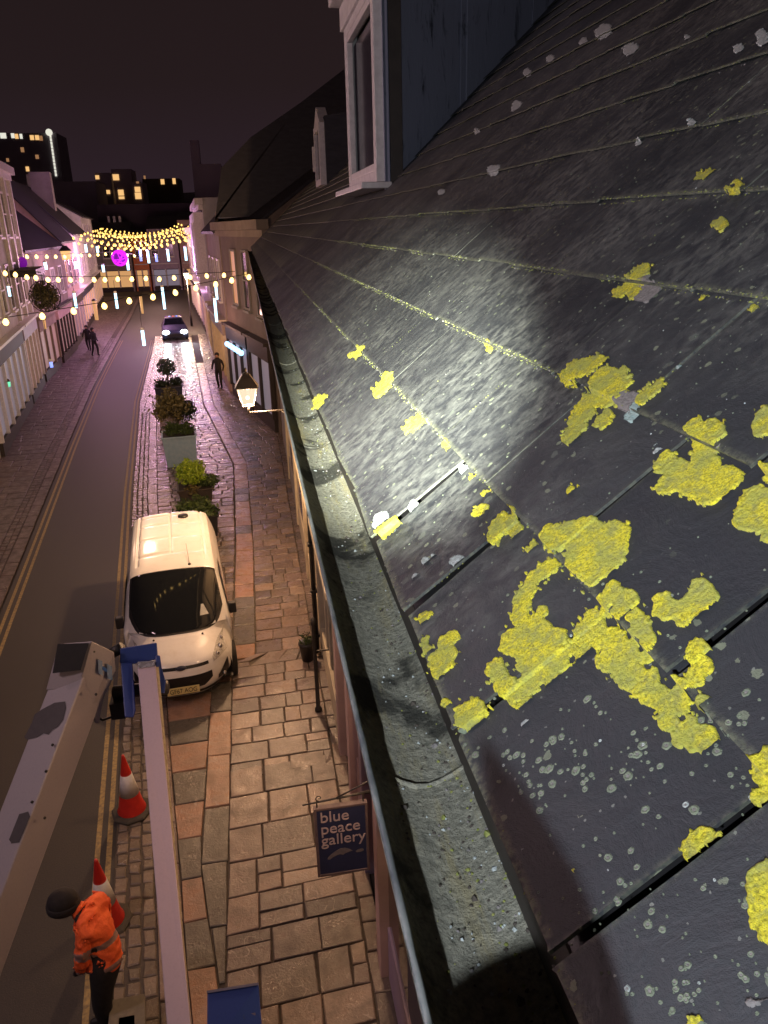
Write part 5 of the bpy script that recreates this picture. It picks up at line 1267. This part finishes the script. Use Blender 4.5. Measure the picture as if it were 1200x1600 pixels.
def pl_lime(r, h, w, d):
    b = MB(); b.tube([(0, 0, h), (0, 0, h + .3)], .03, 'dark_wood', 6); b.build('stem', r)
    b = MB(); foliage(b, (-.08, 0, h + .42), .44, 2600, .045, 'leaf_lime', .22, seed=21, zs=.85); b.build('lime_bush', r)
    b = MB(); foliage(b, (.38, -.05, h + .12), .30, 600, .06, 'leaf_green', .5, seed=22, zs=.6); foliage(b, (-.1, -.35, h + .03), .2, 250, .05, 'leaf_brown', .5, seed=23, zs=.6); b.build('underplanting', r)
def pl_dark(r, h, w, d):
    b = MB(); foliage(b, (0, 0, h + .1), .48, 1300, .07, 'leaf_green', .5, seed=31, zs=.55); b.build('foliage', r)
planter(266, 642, 1.15, 1.0, 'dark blue planter with clipped ball topiary, farthest of the row', pl_topiary, 'navy', dep=.9)
planter(283, 730, 1.08, 1.0, 'pale blue-grey wooden planter with brown leaved shrub', pl_brown, 'blue_box', dep=1.0)
planter(306, 790, .95, .45, 'low dark planter with bright lime green bush behind the van', pl_lime, 'dark_wood', dep=.8)
planter(312, 842, .95, .55, 'black planter with low dark green leaves half hidden directly behind the van', pl_dark, 'black_plastic', dep=.7)
# small pot by the wall
pp = V((fx - .33, 12.2, .05)); r = empty('potted_plant', pp, label='small potted plant standing against the wall below the drain pipe', cat='potted plant')
MB().lathe([(.10, 0), (.14, .3), (.155, .32), (.15, .36)], (0, 0, 0), 'black_plastic', 14).build('pot', r)
b = MB(); foliage(b, (0, 0, .42), .12, 200, .03, 'leaf_green', .5, seed=41); b.build('foliage', r)
# dark bollard pole near the wall
b = MB(); bp = at_z(463, 905, .05); b.lathe([(.06, 0), (.06, .05), (.035, .08), (.03, 1.55), (.045, 1.58), (.045, 1.66), (.01, 1.7)], (0, 0, 0), 'black_iron', 12)
b.box((.12, 0, 1.1), (.22, .02, .02), 'black_iron'); o = b.build('post', loc=(fx - .28, 10.6, .05)); tag(o, 'thin black iron post standing close to the cream shopfront wall', 'post')

# ------------------------------------------------------------------ buildings of the street
class Bldg:
    def __init__(s, name, label, p0, p1, h, hr, depth, wall, side, roofm='dark_slates', cat='building', over=.25, cornice=None, gable=True, group=None):
        s.o = V((p0[0], p0[1], 0)); d = V((p1[0] - p0[0], p1[1] - p0[1], 0)); s.L = d.length; s.u = d.normalized()
        s.n = V((s.u.y, -s.u.x, 0)) * (1 if side == 'L' else -1); s.h = h
        s.root = empty(name, s.o, label=label, cat=cat, group=group)
        b = MB(); D = depth
        prof_ = [(0, -.3), (0, h)] + ([(-D / 2, hr)] if gable and hr > h else []) + [(-D, h), (-D, -.3)]
        b.prism([s.P(0, z, w) for w, z in prof_], s.u * s.L, wall); b.build('wall', s.root)
        if hr > h:
            b = MB(); t = .12
            for (w0, z0, w1, z1) in ((over, h - over * (hr - h) / (D / 2) + .02, -D / 2, hr + .02), (-D - over, h - over * (hr - h) / (D / 2) + .02, -D / 2, hr + .02)):
                b.prism([s.P(-.08, z0, w0), s.P(-.08, z1, w1), s.P(-.08, z1 + t, w1), s.P(-.08, z0 + t, w0)], s.u * (s.L + .16), roofm)
            s.roof = b.build('roof', s.root)
        if cornice: s.box('cornice', -.1, s.L + .1, h - .35, h - .02, -.05, .38, cornice); s.box('cornice', -.05, s.L + .05, h - .6, h - .36, -.04, .2, cornice)
    def P(s, u, z, w): return s.u * u + s.n * w + V((0, 0, z))
    def box(s, name, u0, u1, z0, z1, w0, w1, m, parent=None, bevel=0, skew=0.0):
        b = MB(); b.hexa([s.P(u0, z0, w0), s.P(u0, z1, w0), s.P(u0, z0, w1), s.P(u0, z1, w1), s.P(u1, z0, w0), s.P(u1, z1, w0), s.P(u1, z0, w1), s.P(u1, z1, w1)], m)
        return b.build(name, parent or s.root, bevel=bevel)
    def window(s, u, z, w=1.0, h=1.5, pane='window_glass', fr='white_trim', bars=1, sill=True):
        b = MB(); t = .09
        def bx(a, c, d, e): b.hexa([s.P(a, d, -.02), s.P(a, e, -.02), s.P(a, d, .07), s.P(a, e, .07), s.P(c, d, -.02), s.P(c, e, -.02), s.P(c, d, .07), s.P(c, e, .07)], fr)
        bx(u, u + t, z, z + h); bx(u + w - t, u + w, z, z + h); bx(u + t, u + w - t, z, z + t); bx(u + t, u + w - t, z + h - t, z + h)
        if bars: bx(u + t, u + w - t, z + h * .5 - .03, z + h * .5 + .03)
        if w > 1.2: bx(u + w / 2 - .03, u + w / 2 + .03, z + t, z + h - t)
        f = b.build('window', s.root); s.box('pane', u + t * .8, u + w - t * .8, z + t * .8, z + h - t * .8, -.01, .025, pane, f)
        if sill: s.box('window_sill', u - .06, u + w + .06, z - .1, z - .005, -.02, .16, fr, f)
        return f
    def shop(s, u0, u1, zt=2.7, glow='shop_dim', frame='dark_wood', fascia='navy', n=4, posts='white_trim', riser=.55, signm=None, signtext=None):
        s.box('fascia_sign', u0, u1, zt, zt + .6, 0, .22, fascia); s.box('shop_cornice', u0 - .05, u1 + .05, zt + .61, zt + .72, 0, .36, posts)
        s.box('stall_riser', u0, u1, .03, riser, 0, .14, frame)
        sf = s.box('shop_window', u0 + .05, u1 - .05, riser, zt, 0, .05, frame)
        for i in range(n):
            a = lerp(u0, u1, i / n) + .10; c = lerp(u0, u1, (i + 1) / n) - .10; s.box('shop_pane', a, c, riser + .08, zt - .08, .05, .09, glow, sf)
        for i in range(n + 1): a = lerp(u0, u1, i / n); s.box('pilaster', a - .07, a + .07, riser, zt, .05, .2, posts, sf)
# left side, near to far
A = Bldg('tall_corner_building', 'tall mauve-lit classical building with shopfront at the left edge', (-9.0, 27.7), (-10.95, 42.6), 10.4, 10.4, 9, 'white_plaster', 'L', cornice='white_trim')
A.shop(.3, 9.2, 2.9, 'shop_cool', 'dark_wood', 'dark_wood', 6, 'white_trim'); A.shop(9.6, 14.8, 2.9, 'shop_dim', 'dark_wood', 'mauve_paint', 4)
for u in (2.2, 4.4, 6.6, 8.8, 11.2, 13.2):
    for z in (4.3, 7.3): A.window(u, z, 1.05, 1.9)
for u in (10.6, 12.7, 14.8): A.box('pilaster', u - .22, u + .08, 3.7, 9.8, 0, .16, 'white_trim')
A.box('sign_awning', 10.2, 14.2, 5.6, 5.9, .0, 1.1, 'dark_wood')
B = Bldg('low_brown_shop', 'low brown shop with big plain dark slate roof between taller left buildings', (-10.95, 42.65), (-11.77, 55.6), 6.7, 10.2, 8, 'tan_plaster', 'L')
B.shop(.3, 5.6, 2.6, 'shop_dim', 'dark_wood', 'tan_plaster', 3, 'tan_plaster'); B.shop(6.6, 12.6, 2.6, 'shop_dim', 'dark_wood', 'pink_plaster', 5, 'dark_wood')
for u in (1.4, 4.0, 7.4, 10.2): B.window(u, 3.9, 1.3, 1.6)
C = Bldg('gabled_pink_house', 'pink-lit house with steep gable, nearer of the two gables on the left', (-11.9, 55.7), (-12.77, 64.7), 7.0, 11.0, 7, 'pink_plaster', 'L')
C.shop(.4, 8.5, 2.6, 'shop_dim', 'dark_wood', 'dark_wood', 4); [C.window(u, 4.0, 1.1, 1.7, 'warm_window_dim' if u == 1.2 else 'window_glass') for u in (1.2, 3.7, 6.3)]
D_ = Bldg('gabled_white_house', 'white house with second steep gable and stone chimney stack on the left', (-12.9, 64.8), (-14.6, 80), 7.4, 11.0, 7, 'white_plaster', 'L')
D_.shop(.4, 14, 2.6, 'shop_warm', 'dark_wood', 'navy', 6); [D_.window(u, 4.1, 1.1, 1.7) for u in (1.2, 3.9, 6.6, 9.3, 12)]
D_.box('chimney', 9, 10.4, 9.0, 12.2, -3.2, -1.6, 'grey_plaster', D_.roof)
F = Bldg('far_white_building', 'far white three storey building beyond the gabled houses on the left', (-14.8, 80.2), (-16.6, 96), 8.8, 11.2, 8, 'white_plaster', 'L')
F.shop(.4, 15, 2.7, 'shop_warm', 'dark_wood', 'dark_wood', 6); [F.window(u, z, 1.1, 1.7) for u in (1.2, 4, 6.8, 9.6, 12.4) for z in (4.1, 6.5)]
F.box('chimney', 3, 4.2, 10.4, 12.6, -4.4, -3.4, 'grey_plaster', F.roof)
# across the end of the street
ends = [('far_end_shop', 'far shop with white windows facing down the street, left of the orange shop', -19.5, -14.4, 7.2, 8.6, 'grey_plaster', 'shop_warm'), ('orange_shop', 'narrow orange painted shop facing down the street', -14.2, -12.3, 7.0, 7.6, 'orange_paint', 'shop_warm'),
        ('purple_shop', 'purple-lit shop with blue lights at the street end', -12.1, -8.4, 7.6, 9.2, 'mauve_paint', 'shop_cool'), ('pink_end_house', 'pink-lit rendered house closing the street at right', -8.2, -2.0, 8.6, 9.6, 'pink_plaster', 'shop_warm')]
for (nm, lb2, x0, x1, h, hr, m, gl) in ends:
    q = Bldg(nm, lb2, (x1, 108), (x0, 108), h, hr, 8, m, 'X'); q.n = V((0, -1, 0))
    q.root.location = (x1, 108, 0)
    L = x1 - x0
    for ch in list(q.root.children): bpy.data.objects.remove(ch)
    b = MB(); b.box((-L / 2, 4, h / 2), (L, 8, h), m); b.build('wall', q.root); b = MB(); b.prism([(.1, -.3, h), (.1, 4, hr), (.1, 8.3, h)], (-L - .2, 0, 0), 'dark_slates'); q.roof = b.build('roof', q.root)
    q.shop(.2, L - .2, 2.7, gl, 'dark_wood', m, max(2, int(L / 1.4)))
    u = .6
    while u + 1.0 < L: q.window(u, 4.2, .95, 1.6, 'warm_window_dim' if rnd.random() < .25 else 'window_glass'); u += 1.9
    if nm == 'far_end_shop':
        for k in (1.2, 1.9, 2.6): q.box('chimney_pot', k, k + .28, hr - .2, hr + .7, -4.2, -3.9, 'white_trim', q.roof)
# right side
G = Bldg('beige_corner_house', 'beige house with pale curved eaves and two tall dark windows at right', (.82, 28.6), (-1.03, 37.2), 7.7, 10.4, 8, 'brown_plaster', 'R', cornice='tan_plaster')
G.window(1.2, 4.2, 1.0, 2.3, 'window_glass', 'grey_plaster'); G.window(5.6, 4.3, 1.1, 2.3, 'warm_window_dim', 'grey_plaster'); G.window(3.4, 4.3, 1.0, 2.3, 'window_glass', 'grey_plaster')
G.shop(.4, 3.9, 2.7, 'shop_cool', 'dark_wood', 'dark_wood', 2, 'dark_wood'); G.shop(4.2, 8.4, 2.7, 'shop_cool', 'dark_wood', 'navy', 3, 'dark_wood')
G.box('parapet', 6.2, 8.9, 7.72, 8.1, -.6, .1, 'tan_plaster')
for k in range(6):
    b = MB(); b.ball(G.P(4.6 + k * .6, 2.52, .34), .12, 'shop_blue', 5); b.build('shop_spot_lamp', G.root)
J = Bldg('brown_mansard_house', 'dark brown house with tall black mansard roof beyond the beige house', (-1.08, 37.35), (-2.0, 45.4), 7.4, 11.6, 9, 'tan_plaster', 'R')
J.shop(.2, 7.8, 2.7, 'shop_warm', 'pink_plaster', 'tan_plaster', 5, 'cream'); [J.window(u, 4.2, 1.1, 1.9, 'window_glass') for u in (1, 3.4, 5.8)]
K_ = Bldg('white_bay_house', 'white house with two tall bay windows and parapet lit violet at right', (-2.05, 45.5), (-3.25, 61.2), 9.0, 9.0, 9, 'white_plaster', 'R', cornice='white_trim')
K_.shop(.4, 15, 2.9, 'shop_warm', 'cream', 'cream', 7, 'cream')
for u in (1.2, 5.0, 8.8, 12.4):
    K_.box('bay', u - .3, u + 2.3, 4.4, 8.3, 0, .5, 'white_trim')
for u in (1.3, 2.5, 5.1, 6.3, 8.9, 10.1, 12.5): 
    f = K_.window(u, 5.0, .8, 2.8, 'window_glass'); f.location = K_.n * .5
M_ = Bldg('far_mauve_house', 'far mauve rendered house beyond the white bay house on the right', (-3.3, 61.4), (-5.6, 84), 7.6, 10, 9, 'mauve_paint', 'R', cornice='white_trim')
M_.shop(.4, 20, 2.7, 'shop_warm', 'dark_wood', 'navy', 8); [M_.window(u, 4.2, 1.1, 1.7) for u in (1, 4, 7, 10, 13, 16)]
# tall dark roofs behind the right-hand row
def rooftop(name, label, pts, Y, depth, m='dark_slates'):
    o0 = at_y(*pts[0], Y); r = empty(name, (o0.x, Y, 0), label=label, cat='building')
    P3 = [at_y(x, y, Y) - V((o0.x, Y, 0)) for x, y in pts]
    lo = [V((P3[-1].x, 0, 7.8)), V((P3[0].x, 0, 7.8))]
    b = MB(); b.prism(P3 + lo, (0, depth, 0), m); b.build('roof', r); return r
rooftop('dark_steep_roof_house', 'house with tall steep black roof rising right of the beige house', [(336, 345), (346, 262), (392, 214), (470, 160), (600, 60), (640, 90), (560, 330)], 31, 6)

# ------------------------------------------------------------------ far hill, tower block, lit houses
hl = MB(); xs = list(range(-420, 421, 20)); vs = []; fs = []
for i, x in enumerate(xs):
    for j, (Y, z0) in enumerate(((125, 0), (150, 7), (190, 15), (260, 21), (420, 24), (900, 20))):
        vs.append((x, Y, z0 * (0.85 + .25 * mnoise.noise(V((x * .013, Y * .01, 0))) - max(0, (x + 10)) * .0004) + 1.5 * mnoise.noise(V((x * .05, Y * .03, 2)))))
for i in range(len(xs) - 1):
    for j in range(5): a = i * 6 + j; fs.append((a, a + 6, a + 7, a + 1))
hl.add(vs, fs, 'hill_dark', smooth=True); tag(hl.build('hill'), kind='structure')
def farblock(name, label, x0, x1, ytop, Y, zb, depth, m, wins, cat='building', cross=None, group=None):
    a, c = at_y(x0, ytop, Y), at_y(x1, ytop, Y); zt = (a.z + c.z) / 2; r = empty(name, (a.x, Y, zb), label=label, cat=cat, group=group)
    MB().box(((c.x - a.x) / 2, depth / 2, (zt - zb) / 2), (c.x - a.x, depth, zt - zb), m).build('wall', r)
    for (x, y, w, h, wm) in wins:
        p = at_y(x, y, Y); k = Y / 1450; MB().box((p.x - a.x, -.05, p.z - zb), (w * k, .12, h * k), wm).build('window', r)
    return r, a
WW, WD, WH = 'warm_window', 'warm_window_dim', 'white_window'
tb, ta = farblock('tower_block', 'tall dark tower block on the skyline with lit top windows and strip of white lights', -60, 88, 208, 300, 10, 16, 'far_wall',
    [(-12, 209, 12, 7, WW), (5, 212, 9, 8, WH), (20, 212, 5, 7, WH), (26, 213, 5, 7, WW), (33, 213, 4, 7, WH), (50, 215, 6, 7, WW), (58, 215, 6, 7, WW), (64, 216, 5, 7, WD), (35, 234, 5, 7, WD), (58, 245, 5, 6, WD), (43, 264, 5, 7, WW), (64, 274, 6, 7, WW), (71, 274, 4, 6, WW), (12, 250, 4, 5, WD), (20, 285, 4, 5, WD)])
for k in range(12):
    p = at_y(lerp(79, 87.5, k / 11), lerp(213, 273, k / 11), 300); MB().box((p.x - ta.x, -.15, p.z - 10), (.55, .25, .9), 'white_window').build('facade_light', tb)
p = at_y(77, 207, 300); MB().ball((p.x - ta.x, -.4, p.z - 10), 1.1, 'white_window', 6).build('beacon', tb)
farblock('dark_terrace', 'long dark terrace below the tower block', 20, 148, 284, 160, 5, 12, 'far_wall', [])
farblock('hillside_house', 'dark hillside house with lit windows, left of the hillside group', 148, 172, 270, 175, 5, 8, 'far_wall', [(152, 277, 6, 6, WW), (169, 300, 6, 6, WW)], group='dark houses on the far hillside')
farblock('hillside_house', 'hillside house with large bright square window above two smaller ones', 173, 204, 264, 178, 5, 8, 'far_wall', [(181, 277, 10, 9, WW), (189, 301, 9, 9, WW), (190, 309, 9, 4, WW)], group='dark houses on the far hillside')
farblock('hillside_house', 'hillside house with two tall lit windows one above the other', 205, 222, 284, 172, 5, 8, 'far_wall', [(215, 296, 9, 8, WW), (216, 306, 10, 10, WW), (215, 285, 4, 3, WD)], group='dark houses on the far hillside')
farblock('floodlit_stone_house', 'dim floodlit stone building on the far hill with two small lamps', 222, 280, 279, 190, 5, 9, 'far_stone', [(226, 277, 3, 5, WD), (254, 284, 6, 8, WW), (272, 283, 5, 9, WW)])
r, _ = farblock('tall_chimney_tower', 'tall dark square chimney tower against the night sky', 296, 310, 219, 140, 5, 2, 'far_wall', [])
farblock('dark_roofs', 'dark jagged roofs beside the tall chimney tower', 306, 345, 256, 138, 5, 8, 'far_wall', [])
farblock('dark_warehouse', 'wide black roofed building behind the street end', 150, 345, 318, 125, 2, 10, 'hill_dark', [])

# ------------------------------------------------------------------ festoon lights, light tubes, magenta ball
NB = [0]
def strand(label, pts, Y0, Y1, bulb='bulb_glow', rb=.085, tubes=(), ends=None, far=False):
    P3 = [at_y(x, y, lerp(Y0, Y1, i / (len(pts) - 1))) for i, (x, y) in enumerate(pts)] if not far else pts
    r = empty('festoon_string', P3[0], label=label, cat='string of lights', group='festoon light strings across the street')
    b = MB(); path = list(P3)
    if ends: path = [V(ends[0])] + path + [V(ends[1])]
    b.tube([p - P3[0] + V((0, 0, .12)) for p in path], .012, 'black_plastic', 4); b.build('cable', r)
    proto = None
    for i, p in enumerate(P3):
        if proto is None:
            m = MB(); m.lathe([(.002, -rb * 1.25), (rb * .7, -rb * .95), (rb, -rb * .2), (rb * .75, rb * .6), (rb * .35, rb * 1.1)], (0, 0, 0), bulb, 9 if far else 12); proto = m.build('bulb', r)
            o = proto
        else: o = proto.copy(); COL.objects.link(o); o.parent = r
        o.location = p - P3[0]; o.rotation_euler = (rnd.uniform(-.2, .2), rnd.uniform(-.2, .2), 0)
    return P3
def tube_light(px, y0, y1, Y, label, top=None, m='tube_glow', w=.045):
    a, c = at_y(px, y0, Y), at_y(px + (y1 - y0) * .1, y1, Y); r = empty('light_tube', (c.x, Y, c.z), label=label, cat='light tube', group='icicle light tubes hanging from the strings')
    L = a.z - c.z; MB().tube([(0, 0, 0), (0, 0, L)], w, m, 8).build('glowing_tube', r)
    MB().tube([(0, 0, L), (0, 0, L + .08)], w * 1.2, 'white_trim', 8).build('tube_cap', r)
    if top:
        t_ = at_y(px - 1, top, Y); MB().tube([(0, 0, L + .07), (0, 0, max(L + .1, t_.z - c.z))], .01, 'black_plastic', 4).build('hanging_wire', r)
SA = strand('festoon string highest on the left, ending by the magenta ball', [(8, 402), (26, 402), (42, 401), (57, 401), (73, 401), (87, 401), (101, 401), (115, 399), (127, 399), (140, 399), (153, 398), (165, 397), (176, 397), (188, 398), (199, 399), (210, 400)], 40, 62)
SB = strand('festoon string running level across the middle of the street', [(8, 427), (24, 429), (42, 433), (56, 434), (75, 437), (91, 437), (110, 437), (127, 437), (147, 437), (164, 437), (184, 436), (206, 436), (228, 435), (249, 436), (272, 434), (297, 433), (323, 431), (350, 430), (378, 428)], 33, 34.5)
SC = strand('nearest festoon string sagging low from the left shop to the beige house', [(9, 503), (66, 494), (115, 486), (163, 478), (202, 470), (239, 464), (274, 457), (306, 450), (337, 444), (362, 438), (389, 433)], 24, 30)
SD = strand('festoon string high above the van, just over the top of the view', [V((-4.6 + .62 * k, 11.2 + .25 * k, 10.9 - .012 * k * (8 - k))) for k in range(9)], 0, 0, 'bulb_glow', .085, ends=((-7.4, 10.1, 11.6), (2.2, 14.0, 11.4)), far=True)
names = ['first', 'second', 'third', 'fourth', 'fifth', 'sixth', 'seventh', 'eighth', 'ninth', 'tenth', 'eleventh', 'twelfth', 'thirteenth']
for i in range(13):
    Y = 60 + i * 3.6; xl, xr2 = pw(T_WL, Y) + .3, max(pw(T_W, Y) - .3, -9.6 + i * .1 if False else pw(T_W, Y) - .3); n_ = 19; z0 = 7.15 + .06 * i - (.5 if i % 4 == 1 else 0); pts = []
    for k in range(n_): u = (k + .5) / n_; pts.append(V((lerp(xl, xr2, u), Y + 1.2 * u, z0 - 1.0 * 4 * u * (1 - u) * (.55 + .22 * (i % 3)) + .35 * u * (1 if i % 2 else -1) + rnd.uniform(-.05, .05))))
    strand('%s string counted from the camera in the dense far bank of festoon lights' % names[i], pts, 0, 0, 'bulb_far', .085, far=True)
for (px, y0, y1, Y, lb3, top) in [(18, 410, 421, 44, 'tiny light tube hanging at the far left edge under the upper string', 402), (71, 410, 421, 46, 'short light tube under the upper string above the hanging ball', 401), (118, 409, 420, 50, 'short light tube under the upper string beside the yellow window', 400),
        (14, 447, 463, 33.3, 'light tube beside the white pilasters at far left', 430), (117, 458, 481, 33.8, 'bright light tube left of centre under the middle string', 438), (181, 458, 482, 34, 'light tube over the left pavement edge', 438), (223, 516, 540, 26, 'lowest light tube hanging over the road', 472),
        (80, 565, 574, 26, 'small blue-violet tube hanging on a long wire over the left pavement', 497), (254, 449, 483, 34, 'long light tube above the oncoming car', 437), (335, 466, 503, 31, 'longest light tube beside the right-hand shopfronts', 446), (337, 446, 468, 34, 'tube just above the longest one at right', 433),
        (134, 382, 394, 60, 'faint short tube left of the magenta ball', 378), (152, 385, 395, 60, 'second faint tube left of the magenta ball', 380), (199, 404, 422, 58, 'tube touching the right side of the magenta ball', 398), (161, 414, 425, 56, 'pale tube below and left of the magenta ball', 400),
        (219, 392, 408, 62, 'violet tube over the orange shop', 384), (231, 392, 411, 62, 'thick bright tube right of the orange shop', 384), (262, 390, 408, 62, 'tube under the right part of the far bank', 384), (289, 386, 407, 62, 'tube at the right end of the far bank', 382), (244, 398, 409, 62, 'small blue tube between two bright tubes in the far bank', 386)]:
    tube_light(px, y0, y1, Y, lb3, top, 'tube_blue' if 'blue' in lb3 or 'violet' in lb3 else 'tube_glow', .05 if Y < 40 else .085)
# magenta wire ball
hc = at_y(187, 403, 56); r = empty('glowing_ball', hc, label='glowing magenta wire ball hanging over the middle of the street', cat='light decoration')
MB().ball((0, 0, 0), .40, 'magenta_dim', 8).build('inner_glow', r)
b = MB()
for k in range(14):
    ax_ = V((rnd.gauss(0, 1), rnd.gauss(0, 1), rnd.gauss(0, 1))).normalized(); e = ax_.orthogonal().normalized(); f_ = ax_.cross(e)
    b.tube([(e * math.cos(a * .449) + f_ * math.sin(a * .449)) * .50 for a in range(15)], .035, 'magenta_glow', 5)
b.build('wire_frame', r); MB().tube([(0, 0, .5), (0, 0, 1.1)], .01, 'black_plastic', 4).build('hanging_wire', r)
for (x, y, Y, rr, lb4) in ((12, 416, 41, .22, 'small magenta glowing disc on the left building'), (35, 410, 41.5, .26, 'dim violet glowing disc beside the smaller magenta one')):
    q = at_y(x, y, Y); b = MB(); b.ball((0, 0, 0), rr, 'magenta_dim' if rr > .24 else 'magenta_glow', 6, sc=(.9, .3, 1)); tag(b.build('wall_light', loc=q), lb4, 'wall light')
# hanging bauble on the left
q = at_y(70, 463, 36.5); r = empty('hanging_basket', q, label='large round dark wicker ball hanging on a bracket by the left shops', cat='hanging basket')
b = MB(); foliage(b, (0, 0, 0), .60, 1500, .07, 'leaf_brown', .12, seed=77); foliage(b, (0, 0, .0), .5, 500, .07, 'leaf_dark', .12, seed=78); b.build('foliage', r)
b = MB()
for k in range(6): a = k * math.pi / 6; b.tube([(.66 * math.cos(a) * math.cos(t * .419), .66 * math.sin(a) * math.cos(t * .419), .66 * math.sin(t * .419)) for t in range(16)], .014, 'black_iron', 5)
b.build('wire_cage', r); MB().tube([(0, 0, .6), (0, 0, 1.0), (-.9, 0, 1.05)], .02, 'black_iron', 6).build('bracket', r)
# small glowing lamps beside the left shopfronts
def small_lamp(px, y0, y1, Y, m, label, w=.09):
    a, c = at_y(px, y0, Y), at_y(px + (y1 - y0) * .15, y1, Y); r = empty('shop_lamp', c, label=label, cat='wall lamp', group='small lamps by the shopfronts')
    L = a.z - c.z; MB().tube([(0, 0, 0), (0, 0, L)], [w * .8, w], m, 8).build('lamp_glass', r); MB().lathe([(w * 1.3, 0), (w * .4, w)], (0, 0, L), 'black_iron', 8).build('lamp_cap', r)
small_lamp(147, 470, 500, 60, 'shop_warm', 'tall orange lit panel lamp by the third left shop', .16)
small_lamp(69, 500, 514, 30, 'shop_warm', 'orange wire lamp under the nearest festoon string at left', .05)
small_lamp(219, 463, 490, 30, 'shop_warm', 'orange pendant hanging on the nearest string above the road', .05)
small_lamp(12, 596, 604, 31, 'green_glow', 'small green glowing light in the left shop window', .10)
small_lamp(102, 392, 406, 52, 'warm_window', 'amber lantern glowing between the brown shop and the pink gable', .30)
# street lamp far down at right with lit head
q = at_z(288, 510, 0); r = empty('street_lamp', (q.x + .6, q.y, 0), label='lit street lamp standing beyond the car near the right-hand shops', cat='street lamp')
MB().lathe([(.10, 0), (.09, .8), (.05, .9), (.045, 3.7)], (0, 0, 0), 'black_iron', 10).build('lamp_post', r); MB().lathe([(.12, 3.72), (.24, 4.15), (.1, 4.3)], (0, 0, 0), 'lantern_core', 8).build('lamp_glass', r); MB().lathe([(.28, 4.16), (.12, 4.42), (.02, 4.5)], (0, 0, 0), 'black_iron', 8).build('lamp_cap', r)
lamp('lamp_glow', (q.x + .6, q.y - .1, 3.6), 700, (1, .66, .40), .15).parent = None

# ------------------------------------------------------------------ oncoming car with headlights on
cg = at_z(275, 534, 0); car = empty('dark_car', (cg.x, cg.y + .1, .02), .10, label='dark car driving towards the camera with bright white headlights', cat='car')
prc = [(0, .25, .80), (-.02, .5, .86), (.0, .66, .86), (.15, .78, .86), (.9, .95, .84), (1.15, 1.02, .80), (1.75, 1.42, .62), (2.1, 1.48, .60), (3.0, 1.47, .60), (3.5, 1.36, .60), (4.1, 1.0, .72), (4.25, .8, .78), (4.3, .3, .78)]
b = MB(); vs = []; fs = []
for (y, z, w) in prc:
    for j in range(9): u = -1 + j / 4; vs.append((u * w, y + .18 * abs(u) ** 3 * (1 if y < 1 else 0), z - .06 * abs(u) ** 4))
for i in range(len(prc) - 1):
    for j in range(8): a = i * 9 + j; fs.append((a, a + 1, a + 10, a + 9))
for s_ in (0, 8):
    base = len(vs)
    for (y, z, w) in prc: vs += [((-w if s_ == 0 else w), y, z - .06), ((-.9 if s_ == 0 else .9), y, min(z - .06, .85)), ((-.88 if s_ == 0 else .88), y, .25)]
    for i in range(len(prc) - 1):
        for k in range(2): a = base + i * 3 + k; fs.append((a, a + 1, a + 4, a + 3))
b.add(vs, fs, 'navy', smooth=True); b.build('car_body', car)
b = MB(); b.add([(-.72, 1.18, 1.04), (.72, 1.18, 1.04), (.58, 1.74, 1.43), (-.58, 1.74, 1.43)], [(0, 1, 2, 3)], 'dark_glass'); b.build('windscreen', car)
for s_ in (-1, 1):
    b = MB(); b.ball((s_ * .62, -.03, .64), .19, 'headlamp_glow', 8, sc=(1.3, .6, .8)); h_ = b.build('headlight', car)
    for y in (.85, 3.35): MB().lathe([(.2, -.1), (.31, -.1), (.31, .1), (.2, .1)], (s_ * .80, y, .31), 'tyre', 18, rot=Matrix.Rotation(R(90), 3, 'Y')).build('wheel', car)
    l_ = lamp('headlight_beam', (s_ * .62, -.25,   .62), 330, (.85, .92, 1.0), .08, 'SPOT', (s_ * .7, -14, -.6), 80, .6); l_.parent = car
MB().box((0, -.06, .42), (1.1, .06, .2), 'grille_black').build('front_grille', car)
b = MB()
for k in range(5): b.box((-.5 + k * .25, 2.2, 1.52), (.12, .1, .05), ['magenta_dim', 'tube_blue', 'red_glow', 'tube_blue', 'magenta_dim'][k])
b.build('roof_lamp_bar', car)

# ------------------------------------------------------------------ light of the festoons and shops, plus added fill lamps with no fixture
for (x, y, z, p, c) in [(-4.5, 31, 4.9, 210, (1, .60, .34)), (-4.2, 22.5, 5.6, 240, (1, .66, .46)), (-9.0, 27, 4.4, 95, (1, .62, .42)), (-9.0, 48, 5.6, 400, (.92, .45, .72)), (-7.2, 41, 5.2, 170, (1, .55, .5)), (-7.5, 62, 6.2, 1000, (.9, .42, .85)), (-6.8, 8.5, 9.6, 260, (1, .62, .66)),  # last lamp here is added fill for the dormer front, no fixture
        (-9, 75, 6.2, 1100, (1, .60, .55)), (-10, 92, 6.2, 1000, (1, .58, .5)), (-3.6, 54, 5.4, 600, (.8, .42, 1.0)), (-12.0, 68, 5.5, 650, (1, .45, .8)), (-2.4, 36, 3.4, 110, (1, .52, .40)),
        (-6.4, 4.2, 8.3, 520, (1, .72, .74))]:  # added fill for the grey boom, nothing lit stands there
    lamp('festoon_and_fill_light', (x, y, z), p, c, .5)
